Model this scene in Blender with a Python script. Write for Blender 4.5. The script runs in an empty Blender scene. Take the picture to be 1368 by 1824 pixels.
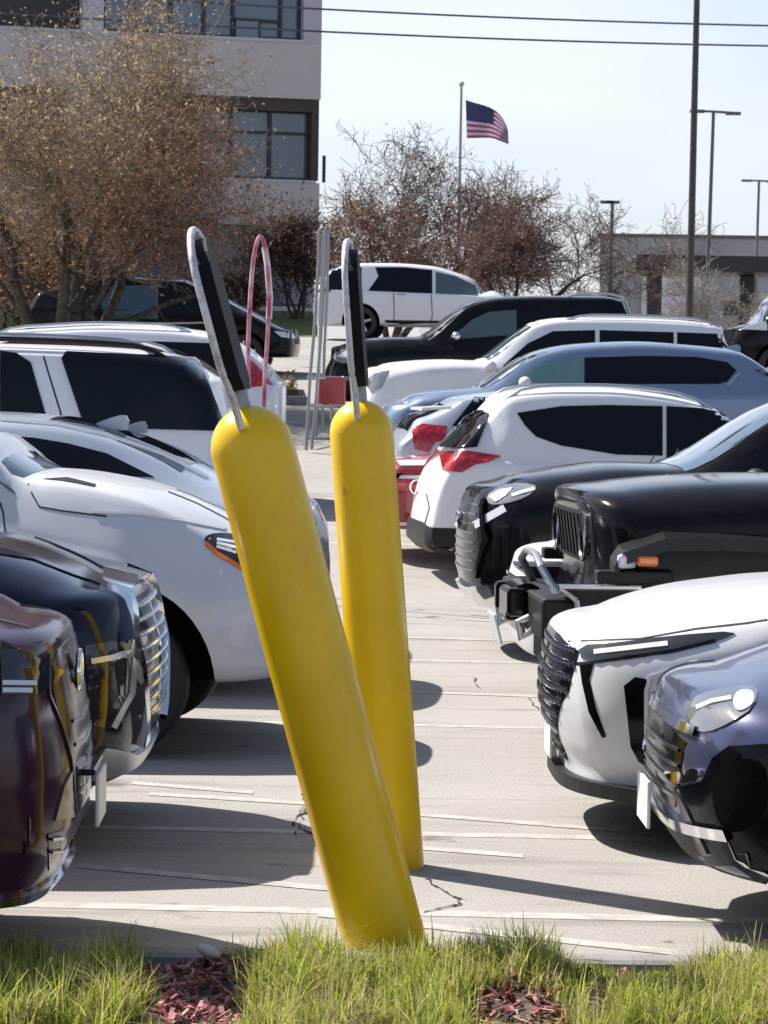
import bpy, bmesh, math, random
from mathutils import Vector, Matrix
from mathutils.bvhtree import BVHTree
from mathutils.interpolate import poly_3d_calc
R = math.radians
random.seed(7)
scn = bpy.context.scene
col = scn.collection

# ------------------------------------------------------------------ camera, sky, sun
F, CX, CY, HOR, CAMH, ROLL = 5200.0, 684.0, 912.0, 700.0, 1.75, 0.9
cam_d = bpy.data.cameras.new('camera'); cam = bpy.data.objects.new('camera', cam_d); col.objects.link(cam)
cam_d.sensor_fit = 'VERTICAL'; cam_d.sensor_height = 36.0; cam_d.lens = F / 1824 * 36
cam_d.clip_start = 0.2; cam_d.clip_end = 3000
PITCH = math.atan((CY - HOR) / F)
cam.matrix_world = Matrix.Translation((0, 0, CAMH)) @ Matrix.Rotation(math.pi/2 - PITCH, 4, 'X') @ Matrix.Rotation(R(ROLL), 4, 'Z')
scn.camera = cam
cam_d.dof.use_dof = True; cam_d.dof.focus_distance = 11.5; cam_d.dof.aperture_fstop = 20.0
CM = cam.matrix_world.copy()

SUN_EL, SUN_AZ_OFF = 48.0, 37.0            # sun stands to the left and a little beyond the cars
sd = Vector((-math.cos(R(SUN_AZ_OFF)), math.sin(R(SUN_AZ_OFF)), 0)) * math.cos(R(SUN_EL)) + Vector((0, 0, math.sin(R(SUN_EL))))
world = bpy.data.worlds.new("World"); scn.world = world; world.use_nodes = True
nt = world.node_tree; nt.nodes.clear()
sky = nt.nodes.new('ShaderNodeTexSky'); sky.sky_type = 'NISHITA'; sky.sun_disc = False
sky.sun_elevation = R(SUN_EL); sky.sun_rotation = math.atan2(sd.x, sd.y)
sky.air_density = 1.0; sky.dust_density = 1.6; sky.ozone_density = 1.2
tc = nt.nodes.new('ShaderNodeTexCoord'); mp = nt.nodes.new('ShaderNodeMapping'); mp.inputs['Scale'].default_value = (2.2, 2.2, 9.0)
nz = nt.nodes.new('ShaderNodeTexNoise'); nz.inputs['Scale'].default_value = 1.5; nz.inputs['Detail'].default_value = 6
cr = nt.nodes.new('ShaderNodeValToRGB'); cr.color_ramp.elements[0].position = .34; cr.color_ramp.elements[1].position = .68
mx = nt.nodes.new('ShaderNodeMix'); mx.data_type = 'RGBA'; mx.inputs['B'].default_value = (7.7, 8.1, 9.9, 1)
bg = nt.nodes.new('ShaderNodeBackground'); bg.inputs['Strength'].default_value = 0.075
wo = nt.nodes.new('ShaderNodeOutputWorld')
L = nt.links.new
L(tc.outputs['Generated'], mp.inputs['Vector']); L(mp.outputs[0], nz.inputs['Vector']); L(nz.outputs['Fac'], cr.inputs[0])
mu = nt.nodes.new('ShaderNodeMath'); mu.operation = 'MULTIPLY_ADD'; mu.inputs[1].default_value = .45; mu.inputs[2].default_value = .25
sp = nt.nodes.new('ShaderNodeSeparateXYZ'); L(tc.outputs['Generated'], sp.inputs[0])
hz = nt.nodes.new('ShaderNodeMapRange'); hz.interpolation_type = 'SMOOTHSTEP'; hz.inputs[1].default_value = .10; hz.inputs[2].default_value = .40; hz.inputs[3].default_value = 1; hz.inputs[4].default_value = .12; L(sp.outputs[2], hz.inputs[0])
mm = nt.nodes.new('ShaderNodeMath'); mm.operation = 'MULTIPLY'; L(mu.outputs[0], mm.inputs[0]); L(hz.outputs[0], mm.inputs[1])
L(cr.outputs[0], mu.inputs[0]); L(mm.outputs[0], mx.inputs['Factor']); L(sky.outputs[0], mx.inputs['A']); L(mx.outputs['Result'], bg.inputs['Color']); L(bg.outputs[0], wo.inputs[0])
sun_d = bpy.data.lights.new('sun', 'SUN'); sun_d.energy = 5.0; sun_d.angle = R(0.6); sun_d.color = (1, .95, .88)
sun = bpy.data.objects.new('sun', sun_d); col.objects.link(sun)
sun.rotation_euler = (-sd).to_track_quat('-Z', 'Y').to_euler(); sun.location = (-10, 20, 30)
scn.view_settings.view_transform = 'Standard'; scn.view_settings.look = 'None'; scn.view_settings.exposure = 0.88; scn.view_settings.gamma = 1

# ------------------------------------------------------------------ helpers
def ray(px, py):
    d = CM.to_3x3() @ Vector(((px - CX) / F, -(py - CY) / F, -1))
    return Vector((0, 0, CAMH)), d
def T(px, py, D):
    """the world point seen at a place of the photograph, D metres down the lot"""
    o, d = ray(px, py); return o + d * (D / d.y)
def smooth(a, b, t):
    t = max(0, min(1, (t - a) / (b - a))); return t * t * (3 - 2 * t)
def G(y):
    """the lot is level near the camera, then climbs gently and levels out"""
    if y < 23: return 0.0
    if y < 30: return .075 * (y - 23) ** 2 / 14
    if y < 64: return .075 * (y - 26.5)
    if y < 70: return .075 * 37.5 + .075 * ((y - 64) - (y - 64) ** 2 / 12)
    return .075 * 37.5 + .075 * 3
def lerp(a, b, t): return a + (b - a) * t
def interp(pts, x):
    """monotone-ish cubic interpolation over sorted (x, v)"""
    if x <= pts[0][0]: return pts[0][1]
    if x >= pts[-1][0]: return pts[-1][1]
    for i in range(len(pts) - 1):
        x0, y0 = pts[i]; x1, y1 = pts[i + 1]
        if x0 <= x <= x1:
            h = x1 - x0
            if h < 1e-9: return y1
            s = (y1 - y0) / h
            def tan(j):
                if j <= 0 or j >= len(pts) - 1:
                    return s
                a = (pts[j][1] - pts[j-1][1]) / max(1e-6, pts[j][0] - pts[j-1][0]); b = (pts[j+1][1] - pts[j][1]) / max(1e-6, pts[j+1][0] - pts[j][0])
                if a * b <= 0: return 0
                return 2 * a * b / (a + b)
            t = (x - x0) / h; m0, m1 = tan(i), tan(i + 1)
            return (2*t**3-3*t*t+1)*y0 + (t**3-2*t*t+t)*h*m0 + (-2*t**3+3*t*t)*y1 + (t**3-t*t)*h*m1
def chaikin(p, n=2, closed=False):
    p = [Vector(a) for a in p]
    for _ in range(n):
        q = []
        m = len(p)
        rng = range(m) if closed else range(m - 1)
        if not closed: q.append(p[0])
        for i in rng:
            a, b = p[i], p[(i + 1) % m]
            q += [a * .75 + b * .25, a * .25 + b * .75]
        if not closed: q.append(p[-1])
        p = q
    return p
def tag(o, label=None, cat=None, group=None, kind=None):
    if label: o['label'] = label
    if cat: o['category'] = cat
    if group: o['group'] = group
    if kind: o['kind'] = kind
    return o
def empty(name, loc=(0, 0, 0), rz=0):
    o = bpy.data.objects.new(name, None); col.objects.link(o); o.location = loc; o.rotation_euler = (0, 0, rz); o.empty_display_size = .2
    return o
def link(name, me, mat, parent=None):
    for m in (mat if isinstance(mat, (list, tuple)) else [mat]): me.materials.append(m)
    o = bpy.data.objects.new(name, me); col.objects.link(o)
    if parent: o.parent = parent
    return o
def sharpen(bm, ang=38):
    for e in bm.edges:
        if len(e.link_faces) == 2 and e.calc_face_angle(0) > R(ang): e.smooth = False
class MB:
    """collects shapes into one mesh"""
    def __init__(s): s.bm = bmesh.new()
    def box(s, c, size, rot=None, bev=0):
        M = Matrix.Translation(c) @ (rot if rot else Matrix.Identity(4)) @ Matrix.Diagonal((*size, 1))
        r = bmesh.ops.create_cube(s.bm, size=1, matrix=M)
        if bev:
            es = list({e for v in r['verts'] for e in v.link_edges})
            bmesh.ops.bevel(s.bm, geom=es, offset=bev, segments=2, affect='EDGES', profile=.5)
        return s
    def tube(s, pts, rad, n=8, cap=True):
        pts = [Vector(p) for p in pts]; rings = []
        rr = rad if isinstance(rad, (list, tuple)) else [rad] * len(pts)
        up = None
        for i, p in enumerate(pts):
            t = (pts[min(i+1, len(pts)-1)] - pts[max(i-1, 0)])
            t = t.normalized() if t.length > 1e-9 else Vector((0, 0, 1))
            if up is None:
                up = t.orthogonal().normalized()
            u = (up - t * up.dot(t)); u = u.normalized() if u.length > 1e-6 else t.orthogonal().normalized(); up = u
            v = t.cross(u)
            rings.append([s.bm.verts.new(p + (u * math.cos(2*math.pi*k/n) + v * math.sin(2*math.pi*k/n)) * rr[i]) for k in range(n)])
        for a, b in zip(rings, rings[1:]):
            for k in range(n):
                f = s.bm.faces.new((a[k], a[(k+1) % n], b[(k+1) % n], b[k])); f.smooth = True
        if cap and n > 2:
            s.bm.faces.new(rings[0][::-1]); s.bm.faces.new(rings[-1])
        return s
    def lathe(s, prof, M=Matrix.Identity(4), n=32):
        rings = []
        for r, z in prof:
            if r < 1e-6: rings.append([s.bm.verts.new(M @ Vector((0, 0, z)))])
            else: rings.append([s.bm.verts.new(M @ Vector((r*math.cos(2*math.pi*k/n), r*math.sin(2*math.pi*k/n), z))) for k in range(n)])
        for a, b in zip(rings, rings[1:]):
            for k in range(n):
                k2 = (k+1) % n
                if len(a) == 1 and len(b) == 1: continue
                if len(a) == 1: f = s.bm.faces.new((a[0], b[k2], b[k]))
                elif len(b) == 1: f = s.bm.faces.new((a[k], a[k2], b[0]))
                else: f = s.bm.faces.new((a[k], a[k2], b[k2], b[k]))
                f.smooth = True
        return s
    def ball(s, c, r, sc=(1, 1, 1), rot=None, seg=16):
        M = Matrix.Translation(c) @ (rot if rot else Matrix.Identity(4)) @ Matrix.Diagonal((r*sc[0], r*sc[1], r*sc[2], 1))
        rr = bmesh.ops.create_uvsphere(s.bm, u_segments=seg, v_segments=seg//2, radius=1, matrix=M)
        for v in rr['verts']:
            for f in v.link_faces: f.smooth = True
        return s
    def prism(s, pts, d):
        """polygon of 3-D points extruded by vector d"""
        a = [s.bm.verts.new(p) for p in pts]; b = [s.bm.verts.new(Vector(p) + Vector(d)) for p in pts]
        s.bm.faces.new(a); s.bm.faces.new(b[::-1])
        for i in range(len(a)):
            j = (i+1) % len(a); s.bm.faces.new((a[j], a[i], b[i], b[j]))
        return s
    def quad(s, *p):
        return s.bm.faces.new([s.bm.verts.new(x) for x in p])
    def build(s, name, mat, parent=None, sharp=38):
        bmesh.ops.recalc_face_normals(s.bm, faces=s.bm.faces)
        if sharp: sharpen(s.bm, sharp)
        me = bpy.data.meshes.new(name); s.bm.to_mesh(me); s.bm.free()
        return link(name, me, mat, parent)

# ------------------------------------------------------------------ materials
def mat(name, color, rough=.5, metal=0, coat=0, spec=.5, emit=None, trans=0, noise=None, bump=None, alpha=None):
    m = bpy.data.materials.new(name); m.use_nodes = True; n = m.node_tree; b = n.nodes['Principled BSDF']
    b.inputs['Base Color'].default_value = (*color, 1); b.inputs['Roughness'].default_value = rough; b.inputs['Metallic'].default_value = metal
    b.inputs['Coat Weight'].default_value = coat; b.inputs['Coat Roughness'].default_value = .04; b.inputs['Specular IOR Level'].default_value = spec
    b.inputs['Transmission Weight'].default_value = trans
    if noise:                                   # (scale, other colour, lo, hi)
        sc, c2, lo, hi = noise
        t = n.nodes.new('ShaderNodeTexCoord'); q = n.nodes.new('ShaderNodeTexNoise'); q.inputs['Scale'].default_value = sc; q.inputs['Detail'].default_value = 8; q.inputs['Roughness'].default_value = .65
        r = n.nodes.new('ShaderNodeValToRGB'); r.color_ramp.elements[0].position = lo; r.color_ramp.elements[1].position = hi
        r.color_ramp.elements[0].color = (*color, 1); r.color_ramp.elements[1].color = (*c2, 1)
        n.links.new(t.outputs['Object'], q.inputs['Vector']); n.links.new(q.outputs['Fac'], r.inputs[0]); n.links.new(r.outputs[0], b.inputs['Base Color'])
    if bump:                                    # (scale, strength, distance)
        t = n.nodes.new('ShaderNodeTexCoord'); q = n.nodes.new('ShaderNodeTexNoise'); q.inputs['Scale'].default_value = bump[0]; q.inputs['Detail'].default_value = 6
        bu = n.nodes.new('ShaderNodeBump'); bu.inputs['Strength'].default_value = bump[1]; bu.inputs['Distance'].default_value = bump[2]
        n.links.new(t.outputs['Object'], q.inputs['Vector']); n.links.new(q.outputs['Fac'], bu.inputs['Height']); n.links.new(bu.outputs[0], b.inputs['Normal'])
    return m
def paint(name, color, metal=.0, rough=.35, coat=.7, spec=.4): 
    m = mat(name, color, rough, metal, coat=coat, spec=spec, noise=(3.0, tuple(min(1, c*1.0+.012) for c in color), .3, .9))
    return m
M = dict(
    white=paint('white paint', (.68, .68, .7), coat=.5), pearl=paint('pearl white paint', (.58, .59, .62), coat=.5), silver=paint('silver paint', (.40, .45, .52), .3, .3),
    black=paint('black paint', (.003, .003, .005), rough=.1, coat=0, spec=.16), navy=paint('navy paint', (.004, .006, .022), rough=.1, coat=0, spec=.28), maroon=paint('maroon paint', (.032, .008, .024), rough=.14, coat=0, spec=.35),
    midnight=paint('midnight blue paint', (.075, .085, .16), .55, .2, coat=.4, spec=.5), steel=paint('steel blue paint', (.15, .21, .31), .3, .3), red=paint('red paint', (.24, .012, .02)),
    glass=mat('tinted glass', (.003, .004, .006), .03, coat=.0, spec=.28), screen=mat('windscreen glass', (.05, .075, .085), .02, spec=.9, coat=1),
    clear=mat('lamp lens', (.62, .64, .68), .08, coat=1), lampmid=mat('smoked lamp lens', (.13, .14, .16), .05, coat=1), lampdark=mat('dark lamp lens', (.02, .02, .024), .06, coat=.3),
    redlens=mat('red lamp lens', (.30, .006, .014), .08, coat=.6, noise=(25, (.5, .03, .04), .45, .6)), amber=mat('amber lens', (.8, .18, .02), .12, coat=1),
    chrome=mat('chrome', (.75, .76, .78), .09, 1), satin=mat('satin silver trim', (.55, .56, .58), .3, .9), plastic=mat('black trim plastic', (.010, .010, .011), .5, spec=.3),
    gloss=mat('gloss black trim', (.003, .003, .004), .14, spec=.22), well=mat('wheel well', (.004, .004, .004), .9, spec=.05), rubber=mat('tyre rubber', (.018, .018, .018), .75, bump=(60, .3, .004)),
    smoke=mat('smoked chrome', (.16, .165, .18), .2, .9),
    rim=mat('alloy', (.5, .5, .52), .28, .9), seam=mat('panel gap', (.01, .01, .012), .8), plate=mat('number plate', (.7, .72, .72), .4),
)

# ------------------------------------------------------------------ cars
class PX(list): pass
class Car:
    def __init__(s, name, label, cat, body, heading, px, Dc, end='nose', yaw=8, Lm=4.8, W=1.9, H=1.7, g=None, top=None, belt=None, bot=.24,
                 roofw=.66, wheels=None, wr=.36, ar=.43, plan=(.20, .18), fasc=None, rearf=None, mark_y=1000, group='cars parked in the lot', res=1, nose_r=.05, round=(.16, .22, .08, .1)):
        s.round = round
        s.name = name; s.L = Lm; s.W = W; s.hw = W / 2; s.H = H
        s.g = G(Dc) if g is None else g
        e = T(px, mark_y, Dc)
        rz = -R(yaw) if heading > 0 else math.pi + R(yaw)
        hd = Vector((math.cos(rz), math.sin(rz), 0))
        loc = Vector((e.x, Dc, s.g))
        if end == 'tail': loc += hd * Lm
        s.M = Matrix.Translation(loc) @ Matrix.Rotation(rz, 4, 'Z'); s.Mi = s.M.inverted()
        s.sd = -1 if heading > 0 else 1                        # the side that faces the camera
        s.root = empty(name, loc, rz); tag(s.root, label, cat, group)
        s.roofw = roofw; s.plan = plan; s.fasc = fasc or [(.2, .10), (.35, .03), (.55, 0), (.75, .03), (.95, .12)]; s.rearf = rearf or [(.2, .06), (.4, 0), (.6, 0), (.9, .05), (1.3, .22), (1.6, .4)]
        s.top = sorted(top(s) if callable(top) else top); s.belt = sorted(belt(s) if callable(belt) else belt); s.bot = bot
        s.wheels = wheels or (-.92, -Lm + .98); s.wr = wr; s.ar = ar; s.paint = body; s.res = res; s.nose_r = nose_r
        s.make_body()
    def loc(s, px, py, ly=0.0):
        """photo place -> local (x, z) on the plane y = ly of the car"""
        o, d = ray(px, py); o = s.Mi @ o; d = s.Mi.to_3x3() @ d
        t = (ly - o.y) / d.y; p = o + d * t
        return (p.x, p.z)
    def C(s, pts): return [s.loc(*p) for p in pts]
    def half(s, x):
        w = s.hw; f = smooth(0, .9, -x); r = smooth(0, .8, x + s.L)
        return w * (.93 + .07 * f) * (.93 + .07 * r)
    def section(s, x):
        zt = interp(s.top, x); zb = s.bot; zl = min(interp(s.belt, x), zt - .03); w = s.half(x)
        gh = smooth(.05, .40, zt - zl)
        h = [(0, zb), (.75*w, zb), (.92*w, zb+.005), (.975*w, zb+.07), (.99*w, zb+.16), (w, lerp(zb, zl, .55)), (.995*w, zl-.16), (.985*w, zl-.07), (.955*w, zl-.02), (.90*w, lerp(zl, zt, .25)), (.80*w, lerp(zl, zt, .62)), (.66*w, lerp(zl, zt, .85)), (.4*w, zt-.006), (0, zt)]
        rw = s.roofw
        k = [(0, zb), (.75*w, zb), (.92*w, zb+.005), (.975*w, zb+.07), (.99*w, zb+.16), (w, lerp(zb, zl, .55)), (.995*w, zl-.16), (.98*w, zl-.05), (.935*w, zl), (.92*w, zl+.02), (lerp(.92*w, rw, .86), lerp(zl, zt, .86)), (rw-.03, zt-.045), (rw*.6, zt-.01), (0, zt)]
        return [(lerp(a[0], b[0], gh), lerp(a[1], b[1], gh)) for a, b in zip(h, k)]
    def warp(s, x, y, z):
        q = (abs(y) / s.hw)
        f = smooth(-.95, -.02, x); r = smooth(.95, .02, x + s.L)
        dz = z
        x -= f * (s.plan[0] * q ** 3.4 + interp(s.fasc, dz))
        x += r * (s.plan[1] * q ** 3.4 + interp(s.rearf, dz))
        return Vector((x, y, z))
    def make_body(s):
        bm = bmesh.new()
        N = int(64 * s.res)
        xs = []
        for i in range(N + 1):
            t = i / N; xs.append(-s.L * (t + .035 * math.sin(2*math.pi*t) * -1))
        xs = sorted(xs, reverse=True)
        rings = []
        def ring(x, k=0, scale=1, ry=.2, rz=.05):
            half = chaikin([(a, b, 0) for a, b in s.section(x)], 2)
            zs = [p.y for p in half]; z0, z1 = min(zs), max(zs); zc = lerp(z0, z1, .45); w = s.half(x)
            fy = 1 - ry * k / w; fz = 1 - 2 * rz * k / (z1 - z0)
            return [(p.x * fy * scale, zc + (p.y - zc) * fz * scale) for p in half]
        def put(x, pts):
            v = [bm.verts.new(s.warp(x, y, z)) for y, z in pts]
            w = [bm.verts.new(s.warp(x, -y, z)) for y, z in pts[1:-1]]
            return v + w[::-1]
        r = s.nose_r; rx, ry, tx, ty = s.round
        seq = [(0, ring(0, 1, k / 6 - .04, ry, r)) for k in (1, 2, 3, 4, 5, 6)]
        st = [math.sin(math.pi/2 * k / 6) for k in range(6, 0, -1)]
        for k in range(6, 0, -1):
            th = math.pi/2 * k / 6; seq.append((-rx * (1 - math.sin(th)), ring(-rx, 1 - math.cos(th), 1, ry, r)))
        for x in [x for x in xs if -s.L + tx < x < -rx]: seq.append((x, ring(x)))
        for k in range(1, 7):
            th = math.pi/2 * k / 6; seq.append((-s.L + tx * (1 - math.sin(th)), ring(-s.L + tx, 1 - math.cos(th), 1, ty, r)))
        for k in (6, 5, 4, 3, 2, 1): seq.append((-s.L, ring(-s.L + tx, 1, k / 6 - .04, ty, r)))
        R_ = [put(x, p) for x, p in seq]
        for a, b in zip(R_, R_[1:]):
            n = len(a)
            for k in range(n):
                f = bm.faces.new((a[k], b[k], b[(k+1) % n], a[(k+1) % n])); f.smooth = True
        bm.faces.new(R_[0]); bm.faces.new(R_[-1][::-1])
        bmesh.ops.recalc_face_normals(bm, faces=bm.faces)
        bm.normal_update(); bm.verts.ensure_lookup_table(); bm.faces.ensure_lookup_table()
        s.bvh = BVHTree.FromBMesh(bm)
        s.fv = [([v.co.copy() for v in f.verts], [v.normal.copy() for v in f.verts]) for f in bm.faces]
        me = bpy.data.meshes.new('body'); bm.to_mesh(me); bm.free()
        me.materials.append(s.paint); me.materials.append(M['well'])
        o = bpy.data.objects.new('body', me); col.objects.link(o)
        # cut the wheel openings
        c = MB()
        for wx in s.wheels:
            for sg in (-1, 1):
                c.lathe([(0, s.hw - .34), (s.ar, s.hw - .34), (s.ar, s.hw + .2), (0, s.hw + .2)], Matrix.Translation((wx, 0, s.wr)) @ Matrix.Rotation(-sg * math.pi / 2, 4, 'X'), 48)
        co = c.build('cut', M['well'])
        md = o.modifiers.new('b', 'BOOLEAN'); md.object = co; md.operation = 'DIFFERENCE'; md.solver = 'EXACT'
        dg = bpy.context.evaluated_depsgraph_get()
        me2 = bpy.data.meshes.new_from_object(o.evaluated_get(dg)); me2.name = 'body'
        bm = bmesh.new(); bm.from_mesh(me2)
        for f in bm.faces:
            p = f.calc_center_median(); f.material_index = 0
            for wx in s.wheels:
                d = math.hypot(p.x - wx, p.z - s.wr)
                if d < s.ar + .004 and abs(p.y) < s.hw - .015 and (abs(f.normal.y) < .3 or abs(abs(p.y) - (s.hw-.34)) < .01): f.material_index = 1
        sharpen(bm, 36)
        for f in bm.faces: f.smooth = True
        bm.to_mesh(me2); bm.free()
        while len(me2.materials) < 2: me2.materials.append(M['well'])
        me2.materials[0] = s.paint; me2.materials[1] = M['well']
        bpy.data.objects.remove(o); bpy.data.objects.remove(co)
        b = bpy.data.objects.new('body', me2); col.objects.link(b); b.parent = s.root; s.body = b
    def hit(s, axis, a, b):
        p, n, i, d = s._hit(axis, a, b)
        co, no = s.fv[i]
        if len(co) <= 4:
            w = poly_3d_calc(co, p); m = Vector((0, 0, 0))
            for k, q in zip(w, no): m += q * k
            if m.length > .1: n = m.normalized()
        if n.dot(d) > .15: n = -n
        return p, n
    def _hit(s, axis, a, b):
        """drop a point on the body: axis side -> (x, z), front/rear -> (y, z), top -> (x, y)"""
        if axis == 'L': o, d = Vector((a, 4, b)), Vector((0, -1, 0))
        elif axis == 'R': o, d = Vector((a, -4, b)), Vector((0, 1, 0))
        elif axis == 'F': o, d = Vector((3, a, b)), Vector((-1, 0, 0))
        elif axis == 'B': o, d = Vector((-s.L - 3, a, b)), Vector((1, 0, 0))
        elif axis == 'V':
            o, d = ray(a, b); o = s.Mi @ o; d = (s.Mi.to_3x3() @ d).normalized()
            p, n, i, t = s.bvh.ray_cast(o, d)
            if p is None or p.y * s.sd < -.3:
                t = (s.sd * s.hw * .9 - o.y) / d.y; p, n, i, t = s.bvh.find_nearest(o + d * t)
            return p, n, i, d
        else: o, d = Vector((a, b, 5)), Vector((0, 0, -1))
        p, n, i, t = s.bvh.ray_cast(o, d)
        if p is None:
            q = {'L': Vector((a, s.hw, b)), 'R': Vector((a, -s.hw, b)), 'F': Vector((-.05, a, b)), 'B': Vector((-s.L+.05, a, b)), 'T': Vector((a, b, s.H))}[axis]
            p, n, i, t = s.bvh.find_nearest(q)
        return p, n, i, d
    def panel(s, name, axis, outline, m, off=.004, depth=.02, grid=.07, smoothn=0, parent=None, both=True):
        """a plate that hugs the body under an outline given in that axis' plane"""
        if axis == 'S' and hasattr(outline, 'src'):
            o = s._panel(name, 'V', outline.src, m, off, depth, grid, smoothn, parent)
            if both and o: s.mirror(o)
            return o
        if isinstance(axis, str) and axis == 'S':
            a = 'L' if s.sd > 0 else 'R'; b = 'R' if s.sd > 0 else 'L'
            o = s.panel(name, a, outline, m, off, depth, grid, smoothn, parent)
            if both: s.panel(name, b, outline, m, off, depth, grid, smoothn, parent)
            return o
        return s._panel(name, axis, outline, m, off, depth, grid, smoothn, parent)
    def mirror(s, o):
        me = o.data.copy(); bm = bmesh.new(); bm.from_mesh(me)
        for v in bm.verts: v.co.y = -v.co.y
        bmesh.ops.reverse_faces(bm, faces=bm.faces); bm.to_mesh(me); bm.free()
        q = bpy.data.objects.new(o.name.split('.')[0], me); col.objects.link(q); q.parent = o.parent; return q
    def _panel(s, name, axis, outline, m, off, depth, grid, smoothn, parent):
        if axis == 'V': grid = grid * F / s.M.translation.y
        pts = [(p[0], p[1], 0) for p in outline]
        if smoothn: pts = [tuple(p) for p in chaikin(pts, smoothn, True)]
        bm = bmesh.new(); vs = [bm.verts.new(p) for p in pts]
        try: bm.faces.new(vs)
        except Exception: bm.free(); return None
        bmesh.ops.triangulate(bm, faces=bm.faces)
        for k in (0, 1):
            lo = min(p[k] for p in pts); hi = max(p[k] for p in pts); n = int((hi - lo) / grid)
            for i in range(1, n + 1):
                c = [0, 0, 0]; c[k] = lo + (hi - lo) * i / (n + 1); nn = [0, 0, 0]; nn[k] = 1
                bmesh.ops.bisect_plane(bm, geom=bm.verts[:] + bm.edges[:] + bm.faces[:], plane_co=c, plane_no=nn)
        bound = [e for e in bm.edges if len(e.link_faces) == 1]
        nrm = {}
        for v in bm.verts:
            p, n = s.hit(axis, v.co.x, v.co.y); v.co = p + n * off; nrm[v] = n
        for f in bm.faces: f.smooth = True
        low = {}
        for e in bound:
            for v in e.verts:
                if v not in low: low[v] = bm.verts.new(v.co - nrm[v] * depth)
        for e in bound:
            a, b = e.verts; bm.faces.new((a, b, low[b], low[a]))
        bmesh.ops.recalc_face_normals(bm, faces=bm.faces)
        # outward check
        f = max(bm.faces, key=lambda f: f.calc_area()); v = f.verts[0]
        if v in nrm and f.normal.dot(nrm[v]) < 0: bmesh.ops.reverse_faces(bm, faces=bm.faces)
        sharpen(bm, 40)
        me = bpy.data.meshes.new(name); bm.to_mesh(me); bm.free()
        return link(name, me, m, parent or s.root)
    def strip(s, name, axis, line, width, m, off=.003, parent=None, r=None, both=True, n_sub=2):
        """a thin raised moulding or a dark panel gap along a line on the body"""
        if axis == 'S':
            if hasattr(line, 'src'):
                o = s.strip(name, 'V', line.src, width, m, off, parent)
                if both: s.mirror(o)
                return o
            a = 'L' if s.sd > 0 else 'R'; b = 'R' if s.sd > 0 else 'L'
            s.strip(name, a, line, width, m, off, parent)
            if both: s.strip(name, b, line, width, m, off, parent)
            return
        K = 1.0
        if axis == 'V': K = F / (s.M.translation.y); width = width * K
        pts = []
        ln = [Vector((p[0], p[1])) for p in line]
        for i in range(len(ln) - 1):
            n = max(1, int((ln[i+1] - ln[i]).length / (.05 * K)))
            for k in range(n): pts.append(ln[i].lerp(ln[i+1], k / n))
        pts.append(ln[-1])
        mb = MB(); prev = None
        for i, p in enumerate(pts):
            t = (pts[min(i+1, len(pts)-1)] - pts[max(0, i-1)]).normalized(); q = Vector((-t.y, t.x)) * width / 2
            a, na = s.hit(axis, *(p + q)); b, nb = s.hit(axis, *(p - q))
            cur = [mb.bm.verts.new(a - na*.004), mb.bm.verts.new(a + na * off), mb.bm.verts.new(b + nb * off), mb.bm.verts.new(b - nb*.004)]
            if prev:
                for k in range(3): f = mb.bm.faces.new((prev[k], prev[k+1], cur[k+1], cur[k])); f.smooth = True
            prev = cur
        return mb.build(name, m, parent or s.root, 50)
    def px(s, axis, pts):
        """photo outline -> outline in the axis' plane, through the body surface it is seen on"""
        out = []
        for (u, v) in pts:
            o, d = ray(u, v); o = s.Mi @ o; d = (s.Mi.to_3x3() @ d).normalized()
            p, n, i, t = s.bvh.ray_cast(o, d)
            if p is None:
                if axis in 'SLR': x, z = s.loc(u, v, s.sd * s.hw * .97); p = Vector((x, s.sd * s.hw, z))
                else:
                    p, n, i, t = s.bvh.find_nearest(o + d * ((s.M.translation.y) / max(.01, ray(u, v)[1].normalized().y)))
            if axis in 'SLR': out.append((p.x, p.z))
            elif axis in 'FB': out.append((p.y, p.z))
            else: out.append((p.x, p.y))
        out = PX(out); out.src = [(u, v) for u, v in pts]
        return out
    def wheels_on(s, spokes=5, rimm=None, tyw=.24):
        for wx in s.wheels:
            for sg in (-1, 1):
                y = sg * (s.hw - .03 - tyw/2)
                e = MB(); Mx = Matrix.Translation((wx, y, s.wr)) @ Matrix.Rotation(-sg * math.pi / 2, 4, 'X')
                rr = s.wr * .72; h = tyw / 2
                e.lathe([(rr*.96, -h*.8), (rr, -h), (s.wr*.93, -h), (s.wr*.985, -h*.85), (s.wr, -h*.6), (s.wr, h*.6), (s.wr*.985, h*.85), (s.wr*.93, h), (rr, h), (rr*.96, h*.8)], Mx, 40)
                w = e.build('wheel', M['rubber'], s.root)
                q = MB()
                q.lathe([(rr*.97, -h*.9), (rr*.9, -h*.5), (rr*.88, h*.1), (rr*.90, h*.7), (rr*.965, h*.92), (rr*.99, h*.8)], Mx, 40)
                q.lathe([(0, h*.72), (rr*.16, h*.72), (rr*.2, h*.5)], Mx, 20)
                for k in range(spokes):
                    a = 2*math.pi*k/spokes + .3
                    Rk = Mx @ Matrix.Rotation(a, 4, 'Z')
                    P = [(rr*.1, -.035, h*.45), (rr*.92, -.022, h*.6), (rr*.92, .022, h*.6), (rr*.1, .035, h*.45)]
                    q.prism([Rk @ Vector(p) for p in P], (Rk.to_3x3() @ Vector((0, 0, .03))))
                q.build('rim', rimm or M['rim'], w)
                d = MB(); d.lathe([(0, h*.05), (rr*.92, h*.05)], Mx, 24); d.build('brake_disc', M['well'], w)
    def box(s, name, c, size, m, bev=.01, rot=None, parent=None):
        return MB().box(Vector(c), size, rot, bev).build(name, m, parent or s.root)
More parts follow.
